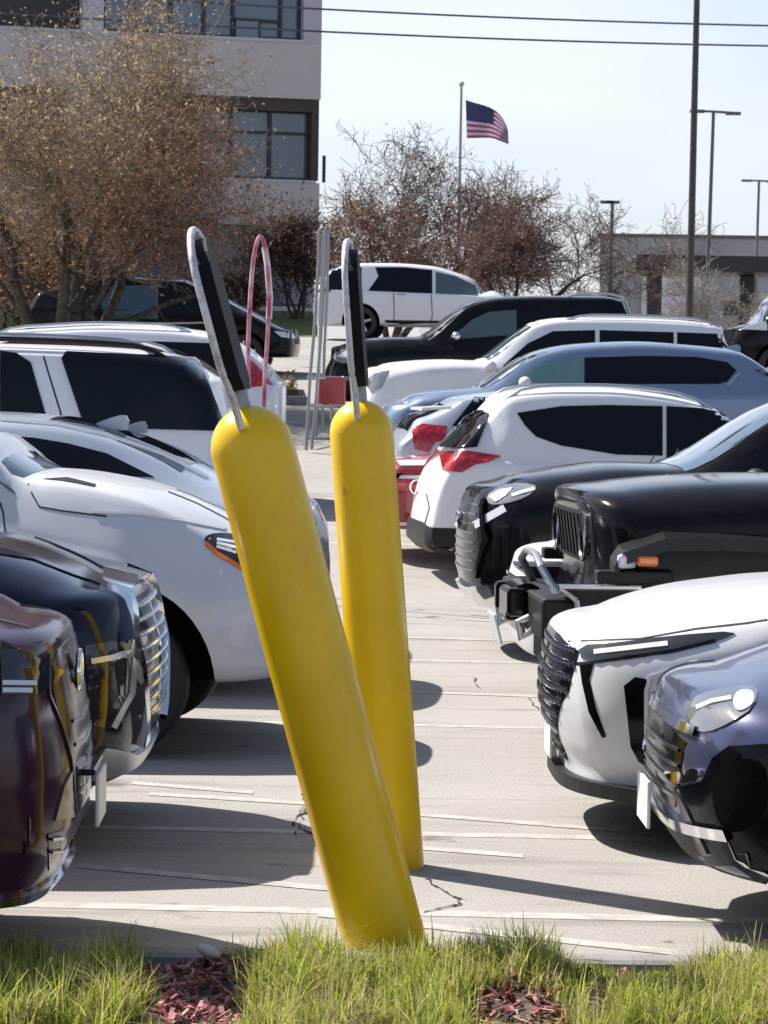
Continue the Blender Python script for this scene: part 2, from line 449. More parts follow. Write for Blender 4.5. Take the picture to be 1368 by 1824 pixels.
    def mirrors(s, x, z, m, sc=1.0):
        for sg in (-1, 1):
            q = MB(); q.ball((x, sg * (s.hw + .08), z), .11 * sc, (.75, 1.15, .72)); o = q.build('mirror', m, s.root)
            MB().tube([(x + .02, sg * (s.hw * .9), z - .05), (x, sg * (s.hw + .04), z - .02)], .025, 8).build('mirror_arm', M['plastic'], o)
    def rails(s, x0, x1, m, h=.05, y=None):
        for sg in (-1, 1):
            yy = y or (s.roofw - .08); pts = []
            for i in range(13):
                t = i / 12; x = lerp(x0, x1, t); p, n = s.hit('T', x, sg * yy)
                pts.append((x, sg * yy, p.z + h * min(1, min(t, 1 - t) * 9) - .004))
            MB().tube(pts, .018, 8).build('roof_rail', m, s.root)
    def fin(s, x, m, sc=1, y=0):
        p, n = s.hit('T', x, y)
        q = MB(); z = p.z - .004
        a = [(x + .12*sc, y, z), (x + .06*sc, y, z + .028*sc), (x - .0*sc, y, z + .052*sc), (x - .06*sc, y, z + .07*sc), (x - .085*sc, y, z + .068*sc), (x - .1*sc, y, z + .04*sc), (x - .1*sc, y, z - .01)]
        q.prism([Vector(v) + Vector((0, -.022*sc, 0)) for v in a], (0, .044*sc, 0)); bmesh.ops.bevel(q.bm, geom=[e for e in q.bm.edges if e.calc_face_angle(0) > 1.2], offset=.014*sc, segments=3, affect='EDGES'); q.build('antenna_fin', m, s.root)
    def plate_on(s, z, m=None, front=True, y=0, w=.3, h=.15, proud=.02):
        p, n = s.hit('F' if front else 'B', y, z)
        sg = 1 if front else -1
        return s.box('number_plate', (p.x + sg * proud, y, z), (.012, w, h), m or M['plate'], .003)
    def ring_badge(s, front, z, r=.055, y=0, m=None):
        p, n = s.hit('F' if front else 'B', y, z); sg = 1 if front else -1
        pts = [(p.x + sg*.018, y + r*math.cos(a)*1.25, z + r*math.sin(a)) for a in [2*math.pi*k/24 for k in range(25)]]
        q = MB(); q.tube(pts, .008, 6, False)
        pts = [(p.x + sg*.02, y + r*.5*math.cos(a), z + r*math.sin(a)*.95) for a in [2*math.pi*k/24 for k in range(25)]]
        q.tube(pts, .006, 6, False); q.build('emblem', m or M['chrome'], s.root)

def suv_top(L, H, hood=1.05, cowl=-1.35, roof0=-2.1, rear=None, nose=.8):
    return [(0, nose), (-.12, nose+.07), (-.35, hood-.08), (-.8, hood-.02), (cowl+.1, hood+.02), (cowl, hood+.05), (lerp(cowl, roof0, .5), lerp(hood+.05, H, .62)), (roof0, H-.03), (roof0-.6, H), (-L+1.3, H-.02), (-L+.35, H-.07), (-L+.12, H-.16), (-L, H-.3)]
def suv_belt(L, z=1.05, nose=.74, up=.06):
    return [(0, nose), (-.3, z-.22), (-.8, z-.1), (-1.5, z-.02), (-3, z+.02), (-L+.6, z+up), (-L, z+up)]

def std_glass(c, belt=1.05, H=1.7, x0=-1.55, x1=-3.9, split=(-2.6,), q=True, m=None, top=-.12, lean=.7, rear_l=.25, pill=.035, bh=.05):
    """side windows between A and D pillars, each pane its own part"""
    zt = H + top; zb = belt + bh; m = m or M['glass']
    xs = [x0] + list(split) + [x1]
    for i in range(len(xs) - 1):
        a, b = xs[i] - (pill if i else 0), xs[i+1] + (pill if i < len(xs) - 2 else 0)
        at = a - (lean if i == 0 else .02); bt = b + (rear_l if i == len(xs) - 2 else .02)
        c.panel('side_window', 'S', [(a, zb), (at, zt), (bt, zt), (b, zb + .02)], m, .007, .02, .06)
def std_screen(c, xb, xt, w0=.72, w1=.56, name='windscreen', m=None):
    c.panel(name, 'T', [(xb, -w0), (xb + .06, 0), (xb, w0), (xt, w1), (xt, -w1)], m or M['screen'], .004, .02, .15)

# ------------------------------------------------------------------ ground
def sheet(name, x0, x1, ys, m, dz=0.0, nx=2, kind='structure'):
    bm = bmesh.new(); rows = []
    for y in ys: rows.append([bm.verts.new((lerp(x0, x1, i/nx), y, G(y) + dz)) for i in range(nx + 1)])
    for a, b in zip(rows, rows[1:]):
        for i in range(nx): f = bm.faces.new((a[i], a[i+1], b[i+1], b[i])); f.smooth = True
    me = bpy.data.meshes.new(name); bm.to_mesh(me); bm.free()
    o = link(name, me, m); tag(o, kind=kind); return o
def lot_material():
    m = bpy.data.materials.new('worn concrete'); m.use_nodes = True; n = m.node_tree; b = n.nodes['Principled BSDF']; K = n.links.new
    t = n.nodes.new('ShaderNodeTexCoord')
    def noise(sc, det, lo, hi, vec=None, rough=.6):
        q = n.nodes.new('ShaderNodeTexNoise'); q.inputs['Scale'].default_value = sc; q.inputs['Detail'].default_value = det; q.inputs['Roughness'].default_value = rough
        K(vec or t.outputs['Object'], q.inputs['Vector']); r = n.nodes.new('ShaderNodeMapRange'); r.inputs[1].default_value = lo; r.inputs[2].default_value = hi; K(q.outputs['Fac'], r.inputs[0]); return r.outputs[0]
    def mixc(f, a, c):
        x = n.nodes.new('ShaderNodeMix'); x.data_type = 'RGBA'; K(f, x.inputs['Factor'])
        if isinstance(a, tuple): x.inputs['A'].default_value = a
        else: K(a, x.inputs['A'])
        x.inputs['B'].default_value = c; return x.outputs['Result']
    c = mixc(noise(.5, 5, .35, .7), (.28, .265, .245, 1), (.345, .327, .305, 1))
    mp = n.nodes.new('ShaderNodeMapping'); mp.inputs['Scale'].default_value = (.35, 1.6, 1); K(t.outputs['Object'], mp.inputs['Vector'])
    c = mixc(noise(1.4, 6, .55, .8, mp.outputs[0]), c, (.13, .12, .105, 1))
    mp2 = n.nodes.new('ShaderNodeMapping'); mp2.inputs['Scale'].default_value = (.25, 2.6, 1); K(t.outputs['Object'], mp2.inputs['Vector'])
    c = mixc(noise(3.1, 7, .58, .74, mp2.outputs[0], .7), c, (.15, .14, .125, 1))  # dark streaks across the lot, painted for shadow stripes as well as wear
    c = mixc(noise(70, 3, .5, .85), c, (.14, .13, .12, 1))
    c = mixc(noise(160, 2, .55, .8), c, (.42, .40, .37, 1))
    c = mixc(noise(1.9, 4, .66, .72, None, .5), c, (.12, .11, .10, 1))
    c = mixc(noise(7, 5, .68, .74, None, .6), c, (.10, .092, .085, 1))
    K(c, b.inputs['Base Color']); b.inputs['Roughness'].default_value = .85; b.inputs['Specular IOR Level'].default_value = .25
    q = n.nodes.new('ShaderNodeTexNoise'); q.inputs['Scale'].default_value = 90; K(t.outputs['Object'], q.inputs['Vector'])
    bu = n.nodes.new('ShaderNodeBump'); bu.inputs['Strength'].default_value = .5; bu.inputs['Distance'].default_value = .006; K(q.outputs['Fac'], bu.inputs['Height']); K(bu.outputs[0], b.inputs['Normal'])
    return m
lotm = lot_material()
ys = [2, 8, 14, 20] + [23 + i * .5 for i in range(16)] + [32 + i * 2 for i in range(22)] + [90, 200, 500, 1500]
sheet('parking_lot', -600, 600, ys, lotm, 0, 2)
paintm = mat('worn white line paint', (.44, .42, .385), .8, noise=(9, (.31, .295, .27), .40, .58))
def stripe(x0, x1, yc, ang=0, w=.1, n=10, z=.0016):
    """painted bay line; ang = how far it swings toward the camera going right"""
    mb = MB(); prev = None
    for i in range(n + 1):
        x = lerp(x0, x1, i/n); y = yc - (x) * math.tan(R(ang))
        a = mb.bm.verts.new((x, y - w/2, G(y - w/2) + z)); b = mb.bm.verts.new((x, y + w/2, G(y + w/2) + z))
        if prev: mb.bm.faces.new((prev[0], a, b, prev[1]))
        prev = (a, b)
    o = mb.build('bay_line', paintm); tag(o, kind='structure')
for D, an in ((9.78, 2), (11.55, 2), (15.35, 2), (19.1, 3), (22.6, 3), (29.5, 4), (33.5, 4)): stripe(-6, 6, D, an, .11)
for k, (D, an, xa, xb) in enumerate(((9.62, 27, -.2, .95), (10.15, 24, -1.1, -.05), (11.25, 22, -.2, .55), (12.25, 18, -1.0, -.2), (12.15, 24, .1, 1.1), (9.2, 26, .2, .9), (17.1, 12, -.2, 2), (20.9, 10, -.2, 2), (12.4, 25, -1.1, -.55))): stripe(xa, xb, D, an, .10, 8, .0028)
def crack(pts, w=.012):
    mb = MB(); prev = None
    for i, (u, v) in enumerate(pts):
        o, d = ray(u, v); p = o + d * (-(CAMH - .0) / d.z); ww = w * random.uniform(.4, 1.3)
        a = mb.bm.verts.new((p.x, p.y - ww, .0045)); b = mb.bm.verts.new((p.x + random.uniform(-.01, .01), p.y + ww, .0045))
        if prev: mb.bm.faces.new((prev[0], a, b, prev[1]))
        prev = (a, b)
    o = mb.build('pavement_crack', M['seam']); tag(o, kind='structure')
def jag(a, b, n=9, amp=5):
    return [(lerp(a[0], b[0], i/n) + random.uniform(-amp, amp) * (0 < i < n), lerp(a[1], b[1], i/n) + random.uniform(-amp, amp) * .5 * (0 < i < n)) for i in range(n + 1)]
crack(jag((755, 1565), (812, 1600)) + jag((812, 1600), (820, 1612), 3) + jag((820, 1612), (750, 1628), 7, 3)); crack(jag((812, 1598), (832, 1603), 4, 2), .006)
crack(jag((535, 1415), (548, 1450), 8, 9) + jag((548, 1450), (522, 1470), 5, 8) + jag((522, 1470), (580, 1500), 9, 7), .02); crack(jag((470, 1540), (585, 1545), 10, 2), .004); crack(jag((545, 1430), (528, 1490), 8, 8), .014)
crack(jag((842, 1208), (856, 1228), 6, 4)); crack(jag((940, 1245), (960, 1265), 5, 3), .008)

# ------------------------------------------------------------------ cars of the right-hand row (noses to the left)
CARS = {}
GRP_R = 'cars parked in the right hand row'; GRP_L = 'cars parked in the left hand row'

# nearest, dark blue
c = Car('parked_car', 'dark blue car nearest on the right, number plate hanging under its nose', 'car', M['midnight'], -1, 1165, 9.7, yaw=1, Lm=4.7, H=1.5, bot=.24, group=GRP_R, mark_y=1400,
        top=lambda s: s.C([(1178, 1262), (1195, 1222), (1212, 1204), (1260, 1193), (1310, 1178), (1368, 1160)]) + [(-.9, 1.02), (-1.4, 1.08), (-2.3, 1.42), (-2.9, 1.5), (-3.6, 1.45), (-4.3, 1.15), (-4.7, 1.0)],
        belt=[(0, .66), (-.3, .78), (-.9, .88), (-1.5, .93), (-4.7, .98)], fasc=[(.2, .12), (.32, .05), (.5, 0), (.62, .0), (.8, .05), (.95, .1)], plan=(.34, .2), wheels=(-.95, -3.75), ar=.4)
CARS['R1'] = c
c.panel('headlight', 'S', c.px('S', [(1222, 1258), (1250, 1236), (1300, 1226), (1352, 1222), (1345, 1262), (1300, 1290), (1262, 1306), (1236, 1300)]), M['lampmid'], .006, .03, .05, 1)
c.panel('reflector', 'S', c.px('S', [(1312, 1234), (1342, 1232), (1346, 1256), (1318, 1272), (1306, 1256)]), M['clear'], .010, .01, .04, 2)
c.strip('lamp_bar', 'S', c.px('S', [(1244, 1262), (1270, 1252), (1304, 1246)]), .012, M['clear'], .010)
c.panel('grille', 'F', [(-.5, .66), (-.45, .5), (-.4, .44), (.4, .44), (.45, .5), (.5, .66), (.3, .69), (-.3, .69)], M['gloss'], .004, .02)
for z in (.48, .53, .58, .63): c.strip('grille_bar', 'F', [(-.46, z), (0, z), (.46, z)], .010, M['smoke'], .010)
c.strip('chrome_moulding', 'F', [(-.72, .405), (-.4, .39), (0, .385), (.4, .39), (.72, .405)], .035, M['chrome'], .025)
c.panel('chrome_corner', 'S', c.px('S', [(1186, 1372), (1215, 1376), (1252, 1366), (1250, 1390), (1206, 1398)]), M['chrome'], .016, .02, .04, 1)
c.strip('chrome_moulding', 'F', [(-.55, .70), (0, .715), (.55, .70)], .03, M['chrome'], .015)
c.panel('lower_bumper', 'S', c.px('S', [(1204, 1402), (1252, 1394), (1272, 1350), (1300, 1330), (1368, 1326), (1400, 1330), (1400, 1594), (1290, 1590), (1240, 1500)]), M['gloss'], .008, .03, .05)
c.strip('bumper_edge', 'S', c.px('S', [(1206, 1408), (1224, 1440), (1262, 1520), (1296, 1588)]), .014, M['smoke'], .014)
c.panel('tow_cover', 'S', c.px('S', [(1282, 1360), (1368, 1345), (1368, 1460), (1300, 1490), (1270, 1430)]), M['well'], .012, .02, .06, 2)
c.strip('sill_moulding', 'S', c.px('S', [(1200, 1555), (1235, 1588), (1290, 1596), (1367, 1600)]), .014, M['chrome'], .012)
c.panel('lower_bumper', 'F', [(-.7, .25), (-.6, .38), (.6, .38), (.7, .25)], M['plastic'], .006, .03)
c.plate_on(.41, y=0, w=.31, h=.155, proud=.05)
std_glass(c, .95, 1.5, -1.6, -3.9, (-2.65,)); std_screen(c, -1.4, -2.2); c.mirrors(-1.75, 1.0, c.paint); c.wheels_on()

# white crossover with mesh grille
c = Car('parked_car', 'white crossover with wide mesh grille and slim dark headlights, second from the right foreground', 'car', M['pearl'], -1, 966, 11.9, yaw=1, Lm=4.85, H=1.68, bot=.22, group=GRP_R, mark_y=1250,
        top=lambda s: s.C([(974, 1150), (990, 1128), (1030, 1094), (1100, 1067), (1200, 1046), (1300, 1036), (1368, 1030)]) + [(-1.35, 1.04), (-1.45, 1.07), (-1.95, 1.42), (-2.5, 1.64), (-3.0, 1.68), (-3.8, 1.62), (-4.4, 1.45), (-4.85, 1.15)],
        belt=[(0, .72), (-.25, .8), (-.6, .87), (-1.1, .95), (-1.6, 1.0), (-4.85, 1.08)], fasc=[(.2, .05), (.28, .08), (.4, .03), (.55, .0), (.75, .02), (.85, .06)], plan=(.36, .2), wheels=(-1.0, -3.85), ar=.43)
CARS['R2'] = c
hl = c.px('S', [(1030, 1150), (1100, 1146), (1200, 1133), (1318, 1124), (1280, 1142), (1200, 1160), (1120, 1172), (1040, 1180)])
o = c.panel('headlight', 'S', hl, M['lampdark'], .005, .03, .05, 1)
c.strip('daytime_lamp', 'S', c.px('S', [(1060, 1162), (1120, 1156), (1190, 1148)]), .018, M['clear'], .009)
c.strip('headlight_edge', 'S', c.px('S', [(1002, 1184), (1040, 1182), (1120, 1172), (1200, 1160), (1275, 1142)]), .012, M['gloss'], .007)
gr = [(-.6, .76), (-.56, .6), (-.36, .42), (-.30, .30), (.30, .30), (.36, .42), (.56, .6), (.6, .76), (.3, .80), (-.3, .80)]
g = c.panel('grille', 'F', gr, M['gloss'], .004, .02)
q = MB()
for i in range(9):
    z = .34 + i * .052; wz = interp([(.3, .30), (.42, .36), (.6, .56), (.76, .60), (.8, .5)], z)
    n = int(wz / .04)
    for k in range(-n, n + 1):
        y = (k + (.5 if i % 2 else 0)) * .04
        if abs(y) > wz: continue
        p, nn = c.hit('F', y, z)
        q.box(p + nn * .004, (.012, .016, .026), Matrix.Rotation(.6, 4, 'X'), .002)
for z in (.34 + i * .052 for i in range(9)):
    wz = interp([(.3, .30), (.42, .36), (.6, .56), (.76, .60), (.8, .5)], z) - .03
    q.tube([c.hit('F', wz * k / 8, z)[0] + Vector((.004, 0, 0)) for k in range(-8, 9)], .006, 6)
q.tube([c.hit('F', 0, .34 + .0416 * k)[0] + Vector((.004, 0, 0)) for k in range(11)], .006, 6)
q.build('grille_mesh', M['smoke'], g)
c.panel('nose_fin', 'S', c.px('S', [(1034, 1184), (1058, 1182), (1050, 1210), (1062, 1262), (1080, 1312), (1074, 1314), (1050, 1268), (1038, 1215)]), M['gloss'], .005, .02, .03)
c.panel('air_vent', 'S', c.px('S', [(1112, 1222), (1132, 1206), (1152, 1210), (1152, 1366), (1138, 1356), (1124, 1330)]), M['gloss'], .004, .03, .05)
c.strip('vent_edge', 'S', c.px('S', [(1196, 1196), (1160, 1208), (1153, 1230), (1153, 1300), (1155, 1370)]), .016, M['pearl'], .014)
pts = [Vector((-.01 - .34 * (abs(y)/.95)**3.4 - .03, y, .205)) for y in [-.88 + 1.76 * k / 24 for k in range(25)]]
q = MB(); q.prism(pts + [Vector((-.62, .9, .205)), Vector((-.62, -.9, .205))], (0, 0, .055)); q.build('front_lip', M['plastic'], c.root)
c.plate_on(.36, w=.3, h=.15)
std_glass(c, 1.02, 1.68, -1.65, -4.2, (-2.7, -3.6)); std_screen(c, -1.42, -2.2); c.mirrors(-1.8, 1.08, c.paint); c.wheels_on()

c.strip('panel_gap', 'S', c.px('S', [(992, 1143), (1060, 1141), (1140, 1138), (1240, 1120), (1330, 1110), (1367, 1104)]), .006, M['seam'], .002)
# black off-roader
c = Car('parked_car', 'black boxy off road truck with upright grille, winch bumper and orange marker lamp', 'truck', M['black'], -1, 1004, 14.5, yaw=4, Lm=4.8, W=1.95, H=1.9, bot=.45, group=GRP_R, mark_y=950, nose_r=.035, wr=.42,
        top=lambda s: s.C([(1010, 884), (1022, 872), (1050, 863), (1100, 855), (1200, 846), (1300, 843), (1368, 842)]) + [(-1.35, 1.38), (-1.42, 1.42), (-1.75, 1.8), (-2.0, 1.88), (-3.0, 1.92), (-4.5, 1.9), (-4.8, 1.8)],
        belt=[(0, 1.2), (-.3, 1.23), (-.9, 1.27), (-1.5, 1.28), (-4.8, 1.3)], fasc=[(.4, .06), (.7, .0), (.9, .05), (1.1, .03), (1.3, .0)], plan=(.10, .1), roofw=.75, wheels=(-.75, -3.7), ar=.5, rearf=[(.4, 0), (1, 0), (1.8, .05)])
CARS['R3'] = c
c.panel('grille', 'F', [(-.66, .95), (-.66, 1.2), (.66, 1.2), (.66, .95)], M['plastic'], .004, .02)
for y in (-.5, .5):
    p, n = c.hit('F', y, 1.08); q = MB(); q.lathe([(0, .012), (.085, .008), (.1, -.01), (.1, -.03)], Matrix.Translation(p) @ Matrix.Rotation(math.pi/2, 4, 'Y'), 24); q.build('headlight', M['lampdark'], c.root)
    pts = [(p.x + .015, y + .115*math.cos(a), 1.08 + .115*math.sin(a)) for a in [2*math.pi*k/24 for k in range(25)]]; MB().tube(pts, .009, 6, False).build('headlight_ring', M['smoke'], c.root)
for k in range(-3, 4): c.strip('grille_bar', 'F', [(k * .12, .97), (k * .12, 1.18)], .03, M['plastic'], .012)
for sg in (-1, 1):                                   # flares with marker lamps
    q = MB(); pts = []
    y0 = c.hw - .02; prof = [(-.10, 1.0), (-.14, 1.06), (-.34, 1.13), (-.6, 1.135), (-1.1, 1.12), (-1.35, .98), (-1.45, .7)]
    up = [Vector((x, sg * (y0 - .06), z)) for x, z in prof]; dn = [Vector((x - .0, sg * (y0 + .1), z - .03)) for x, z in prof]; lo = [Vector((x, sg * (y0 + .1), z - .09)) for x, z in prof]; li = [Vector((x, sg * (y0 - .06), z - .09)) for x, z in prof]
    vs = [[q.bm.verts.new(p) for p in r_] for r_ in (up, dn, lo, li)]
    for a, b in zip(vs, vs[1:] + vs[:1]):
        for i in range(len(a) - 1): q.bm.faces.new((a[i], a[i+1], b[i+1], b[i]))
    q.bm.faces.new([v[0] for v in vs]); q.bm.faces.new([v[-1] for v in vs][::-1])
    f = q.build('fender_flare', paint('flare paint', (.008, .008, .009), rough=.3, coat=0, spec=.25), c.root, 50)
    c.box('turn_lamp', (-.16, sg * (y0 + .075), .99), (.10, .04, .07), M['clear'], .018, Matrix.Rotation(sg * .5, 4, 'Z'))
    c.box('marker_lamp', (-.255, sg * (y0 + .092), .992), (.10, .03, .05), M['amber'], .014)
    c.box('fender_lip', (-.2, sg * (y0 + .04), .915), (.36, .12, .06), M['plastic'], .01)
    # fog lamp pod at each end of the steel bumper
    P = [(-.02, .80), (.06, .86), (-.02 - .30, .86), (-.36, .78), (-.24, .64), (-.06, .60)]
    q = MB(); q.prism([(x + .08, sg * (y0 - .02), z) for x, z in P], (0, -sg * .25, 0)); pod = q.build('bumper_end', M['plastic'], c.root)
    PP = [Vector((x + .08, sg * (y0 - .012), z)) for x, z in P]; MB().tube(PP + [PP[0]], .014, 6, False).build('pod_frame', M['satin'], pod)
MB().box((.10, 0, .70), (.22, 1.72, .2), None, .02).build('steel_bumper', M['plastic'], c.root)
q = MB(); q.lathe([(0, -.2), (.09, -.2), (.09, .2), (0, .2)], Matrix.Translation((.2, 0, .74)) @ Matrix.Rotation(math.pi/2, 4, 'X'), 20); q.box((.27, 0, .72), (.06, .34, .16), None, .02); q.box((.26, .26, .74), (.1, .08, .14), None, .02); q.box((.26, -.26, .74), (.1, .08, .14), None, .02)
q.build('winch', M['gloss'], c.root)
for y in (-.45, .45): MB().tube([(.2, y, .62), (.26, y, .58), (.27, y, .66), (.22, y, .68)], .018, 8).build('tow_hook', M['satin'], c.root)
for sg in (-1, 1): MB().tube([(.08, sg*.5, .78), (.16, sg*.42, .92), (.16, sg*.2, .97), (.16, 0, .975)], .02, 8).build('bull_bar', M['satin'], c.root)
c.box('number_plate', (.34, .05, .60), (.012, .3, .15), M['plate'], .003, Matrix.Rotation(.25, 4, 'Y'))
c.box('skid_plate', (.02, 0, .50), (.1, 1.2, .2), M['plastic'], .02)
MB().tube([(-1.45, .5, 1.43), (-1.5, .1, 1.47)], .012, 6).build('wiper', M['plastic'], c.root)
std_glass(c, 1.32, 1.9, -1.6, -4.5, (-2.6, -3.6), top=-.1, lean=.28, rear_l=.05); std_screen(c, -1.45, -1.82, .76, .68); c.mirrors(-1.65, 1.42, M['plastic']); c.wheels_on(6, M['plastic'])

# white car whose nose peeks out between the two black ones
c = Car('parked_car', 'white car almost hidden behind the black off road truck, only its bright nose showing', 'car', M['white'], -1, 910, 17.0, yaw=3, Lm=4.6, H=1.45, bot=.25, group=GRP_R, mark_y=1000,
        top=[(0, .78), (-.1, .86), (-.3, .93), (-.9, 1.0), (-1.3, 1.02), (-2.1, 1.4), (-2.7, 1.45), (-3.5, 1.4), (-4.2, 1.1), (-4.6, 1.0)], belt=[(0, .7), (-.4, .8), (-1.5, .93), (-4.6, .98)])
CARS['R4'] = c
c.panel('headlight', 'S', [(-.12, .78), (-.4, .82), (-.55, .84), (-.5, .74), (-.2, .70)], M['clear'], .005, .02)
c.panel('grille', 'F', [(-.5, .4), (-.55, .66), (.55, .66), (.5, .4)], M['gloss'])
for z in (.5, .56, .62, .7): c.strip('grille_bar', 'F', [(-.6, z), (0, z), (.6, z)], .018, M['chrome'], .02)
std_glass(c, .95, 1.45, -1.5, -3.9); std_screen(c, -1.35, -2.1); c.wheels_on()

# black full size SUV with slatted grille
c = Car('parked_car', 'black sport utility vehicle with slatted grille, bright headlight and silver skid plate', 'suv', M['black'], -1, 818, 20.0, yaw=3, Lm=5.0, W=2.0, H=1.84, bot=.32, group=GRP_R, mark_y=960, g=0,
        top=lambda s: s.C([(826, 884), (836, 872), (860, 857), (900, 843), (1000, 830), (1090, 822), (1180, 824), (1205, 816), (1368, 722)]) + [(-2.5, 1.83), (-3.2, 1.86), (-4.3, 1.82), (-4.8, 1.6), (-5.0, 1.4)],
        belt=[(0, 1.0), (-.3, 1.08), (-.9, 1.14), (-1.5, 1.17), (-5, 1.25)], fasc=[(.3, .14), (.45, .03), (.6, 0), (.85, .0), (1.05, .04), (1.15, .08)], plan=(.30, .2), roofw=.68, wheels=(-.98, -3.95), wr=.4, ar=.47)
CARS['R5'] = c
c.panel('headlight', 'S', c.px('S', [(866, 884), (890, 866), (930, 860), (962, 868), (935, 888), (900, 898), (872, 900)]), M['lampmid'], .006, .03, .06, 1)
c.panel('reflector', 'S', c.px('S', [(872, 886), (890, 874), (914, 870), (902, 884), (884, 894)]), M['clear'], .011, .01, .05)
c.strip('lamp_bar', 'S', c.px('S', [(912, 884), (930, 878), (952, 872)]), .02, M['clear'], .011)
c.strip('daytime_lamp', 'S', c.px('S', [(846, 936), (870, 922), (900, 905)]), .05, M['clear'], .008)
g = c.panel('grille', 'F', [(-.62, .55), (-.72, .8), (-.62, 1.06), (.62, 1.06), (.72, .8), (.62, .55)], M['gloss'], .004, .02)
for i in range(8): z = .58 + i * .062; c.strip('grille_bar', 'F', [(-.6, z), (0, z), (.6, z)], .010, M['smoke'], .010)
c.strip('grille_frame', 'F', [(-.66, 1.05), (-.78, .8), (-.66, .54)], .03, M['gloss'], .03); c.strip('grille_frame', 'F', [(.66, 1.05), (.78, .8), (.66, .54)], .03, M['gloss'], .03)
c.panel('skid_plate', 'F', [(-.8, .36), (-.78, .5), (-.5, .47), (.5, .47), (.78, .5), (.8, .36)], M['chrome'], .03, .05)
c.panel('windscreen', 'T', [(-1.43, -.78), (-1.37, 0), (-1.43, .78), (-2.3, .62), (-2.3, -.62)], M['screen'], .004, .02, .15)
std_glass(c, 1.17, 1.84, -1.62, -4.4, (-2.75, -3.75)); c.mirrors(-1.85, 1.22, M['plastic']); c.rails(-2.5, -4.5, M['plastic'])
c.ring_badge(True, .9, .06); c.wheels_on()

# white crossover seen from its tail
c = Car('parked_car', 'white crossover parked tail out with a red wraparound lamp and long dark side glass', 'suv', M['white'], 1, 742, 26.6, end='tail', yaw=-6, Lm=4.6, W=1.85, H=1.72, bot=.34, group=GRP_R, g=0, mark_y=930,
        top=lambda s: s.C([(1250, 722), (1150, 698), (1060, 690), (980, 690), (900, 696), (838, 706)]) + [(-s.L, 1.52), (0, .8), (-.3, .95), (-.9, 1.06), (-1.25, 1.1)],
        belt=[(0, .78), (-.6, .95), (-1.3, 1.06), (-2.5, 1.1), (-3.6, 1.16), (-4.6, 1.2)], rearf=[(.3, .1), (.45, -.02), (.6, 0), (.9, .06), (1.12, .16), (1.3, .30), (1.5, .46), (1.62, .42)], plan=(.25, .05), roofw=.62, wheels=(-.95, -3.62), wr=.36)
CARS['R6'] = c
c.panel('side_window', 'S', c.px('S', [(921, 736), (1000, 724), (1080, 722), (1180, 724), (1180, 812), (1100, 810), (1000, 794), (955, 778), (935, 758)]), M['glass'], .009, .03, .05)
c.panel('side_window', 'S', c.px('S', [(1187, 724), (1250, 728), (1310, 742), (1368, 780), (1368, 822), (1187, 816)]), M['glass'], .009, .03, .05)
c.panel('rear_window', 'B', [(-.38, 1.26), (-.38, 1.42), (.38, 1.42), (.38, 1.26)], M['glass'], .012, .03, .04)
c.panel('quarter_glass', 'S', c.px('S', [(836, 728), (872, 738), (850, 796), (806, 800)]), M['glass'], .02, .03, .03)
c.panel('tail_light', 'S', c.px('S', [(784, 806), (830, 804), (860, 808), (892, 813), (868, 824), (846, 828), (822, 842), (790, 838)]), M['redlens'], .015, .03, .03)
c.panel('rear_bumper', 'B', [(-.9, .36), (-.9, .56), (-.5, .6), (.5, .6), (.9, .56), (.9, .36)], M['plastic'], .02, .05)
c.panel('bumper_cladding', 'S', c.px('S', [(745, 956), (800, 952), (800, 1010), (760, 1010), (748, 990)]), M['plastic'], .012, .04)
c.strip('hatch_gap', 'S', c.px('S', [(760, 880), (765, 905), (755, 940)]), .01, M['seam'])
c.rails(-2.0, -3.9, M['satin'], .06); std_screen(c, -1.35, -2.0); c.wheels_on()
MB().prism([(-4.36, y_, 1.615) for y_ in (-.52, .52)] + [(-4.62, .46, 1.60), (-4.62, -.46, 1.60)], (0, 0, .025)).build('roof_spoiler', M['white'], c.root)

# silver hatchback tail and red sedan further along
c = Car('parked_car', 'silver hatchback behind the white crossover, its red tail lamp showing above the red sedan', 'car', M['silver'], 1, 690, 31.5, end='tail', yaw=-6, Lm=4.3, W=1.8, H=1.46, bot=.25, group=GRP_R, mark_y=800,
        top=[(0, .75), (-.3, .88), (-1.0, 1.0), (-1.9, 1.36), (-2.5, 1.46), (-3.6, 1.36), (-4.0, 1.25), (-4.3, 1.12)], belt=[(0, .7), (-1.3, .9), (-4.3, 1.0)], rearf=[(.3, .05), (.8, 0), (.95, .12), (1.25, .3)], plan=(.2, .06))
CARS['R7'] = c
c.panel('tail_light', 'S', c.px('S', [(733, 764), (752, 756), (796, 760), (794, 784), (776, 788), (764, 806), (738, 800)]), M['redlens'], .015, .04, .05)
c.panel('rear_window', 'T', [(-3.75, -.5), (-3.72, .5), (-4.15, .58), (-4.15, -.58)], M['glass'], .014, .03, .04)
std_glass(c, .97, 1.46, -1.5, -3.7); c.wheels_on()
c = Car('parked_car', 'red sedan tail showing between and beside the yellow bollards, bright trim and round badge', 'car', M['red'], 1, 650, 28.4, end='tail', yaw=-10, Lm=4.6, W=1.8, H=1.1, bot=.3, group=GRP_R, mark_y=900,
        top=[(0, .6), (-.4, .8), (-1.2, .9), (-2.0, 1.0), (-2.6, 1.05), (-3.4, 1.05), (-4.0, 1.0), (-4.6, .95)], belt=[(0, .6), (-1.2, .86), (-4.6, .9)], rearf=[(.3, .05), (.8, 0), (.95, .05)], wheels=(-.95, -2.9))
CARS['R8'] = c
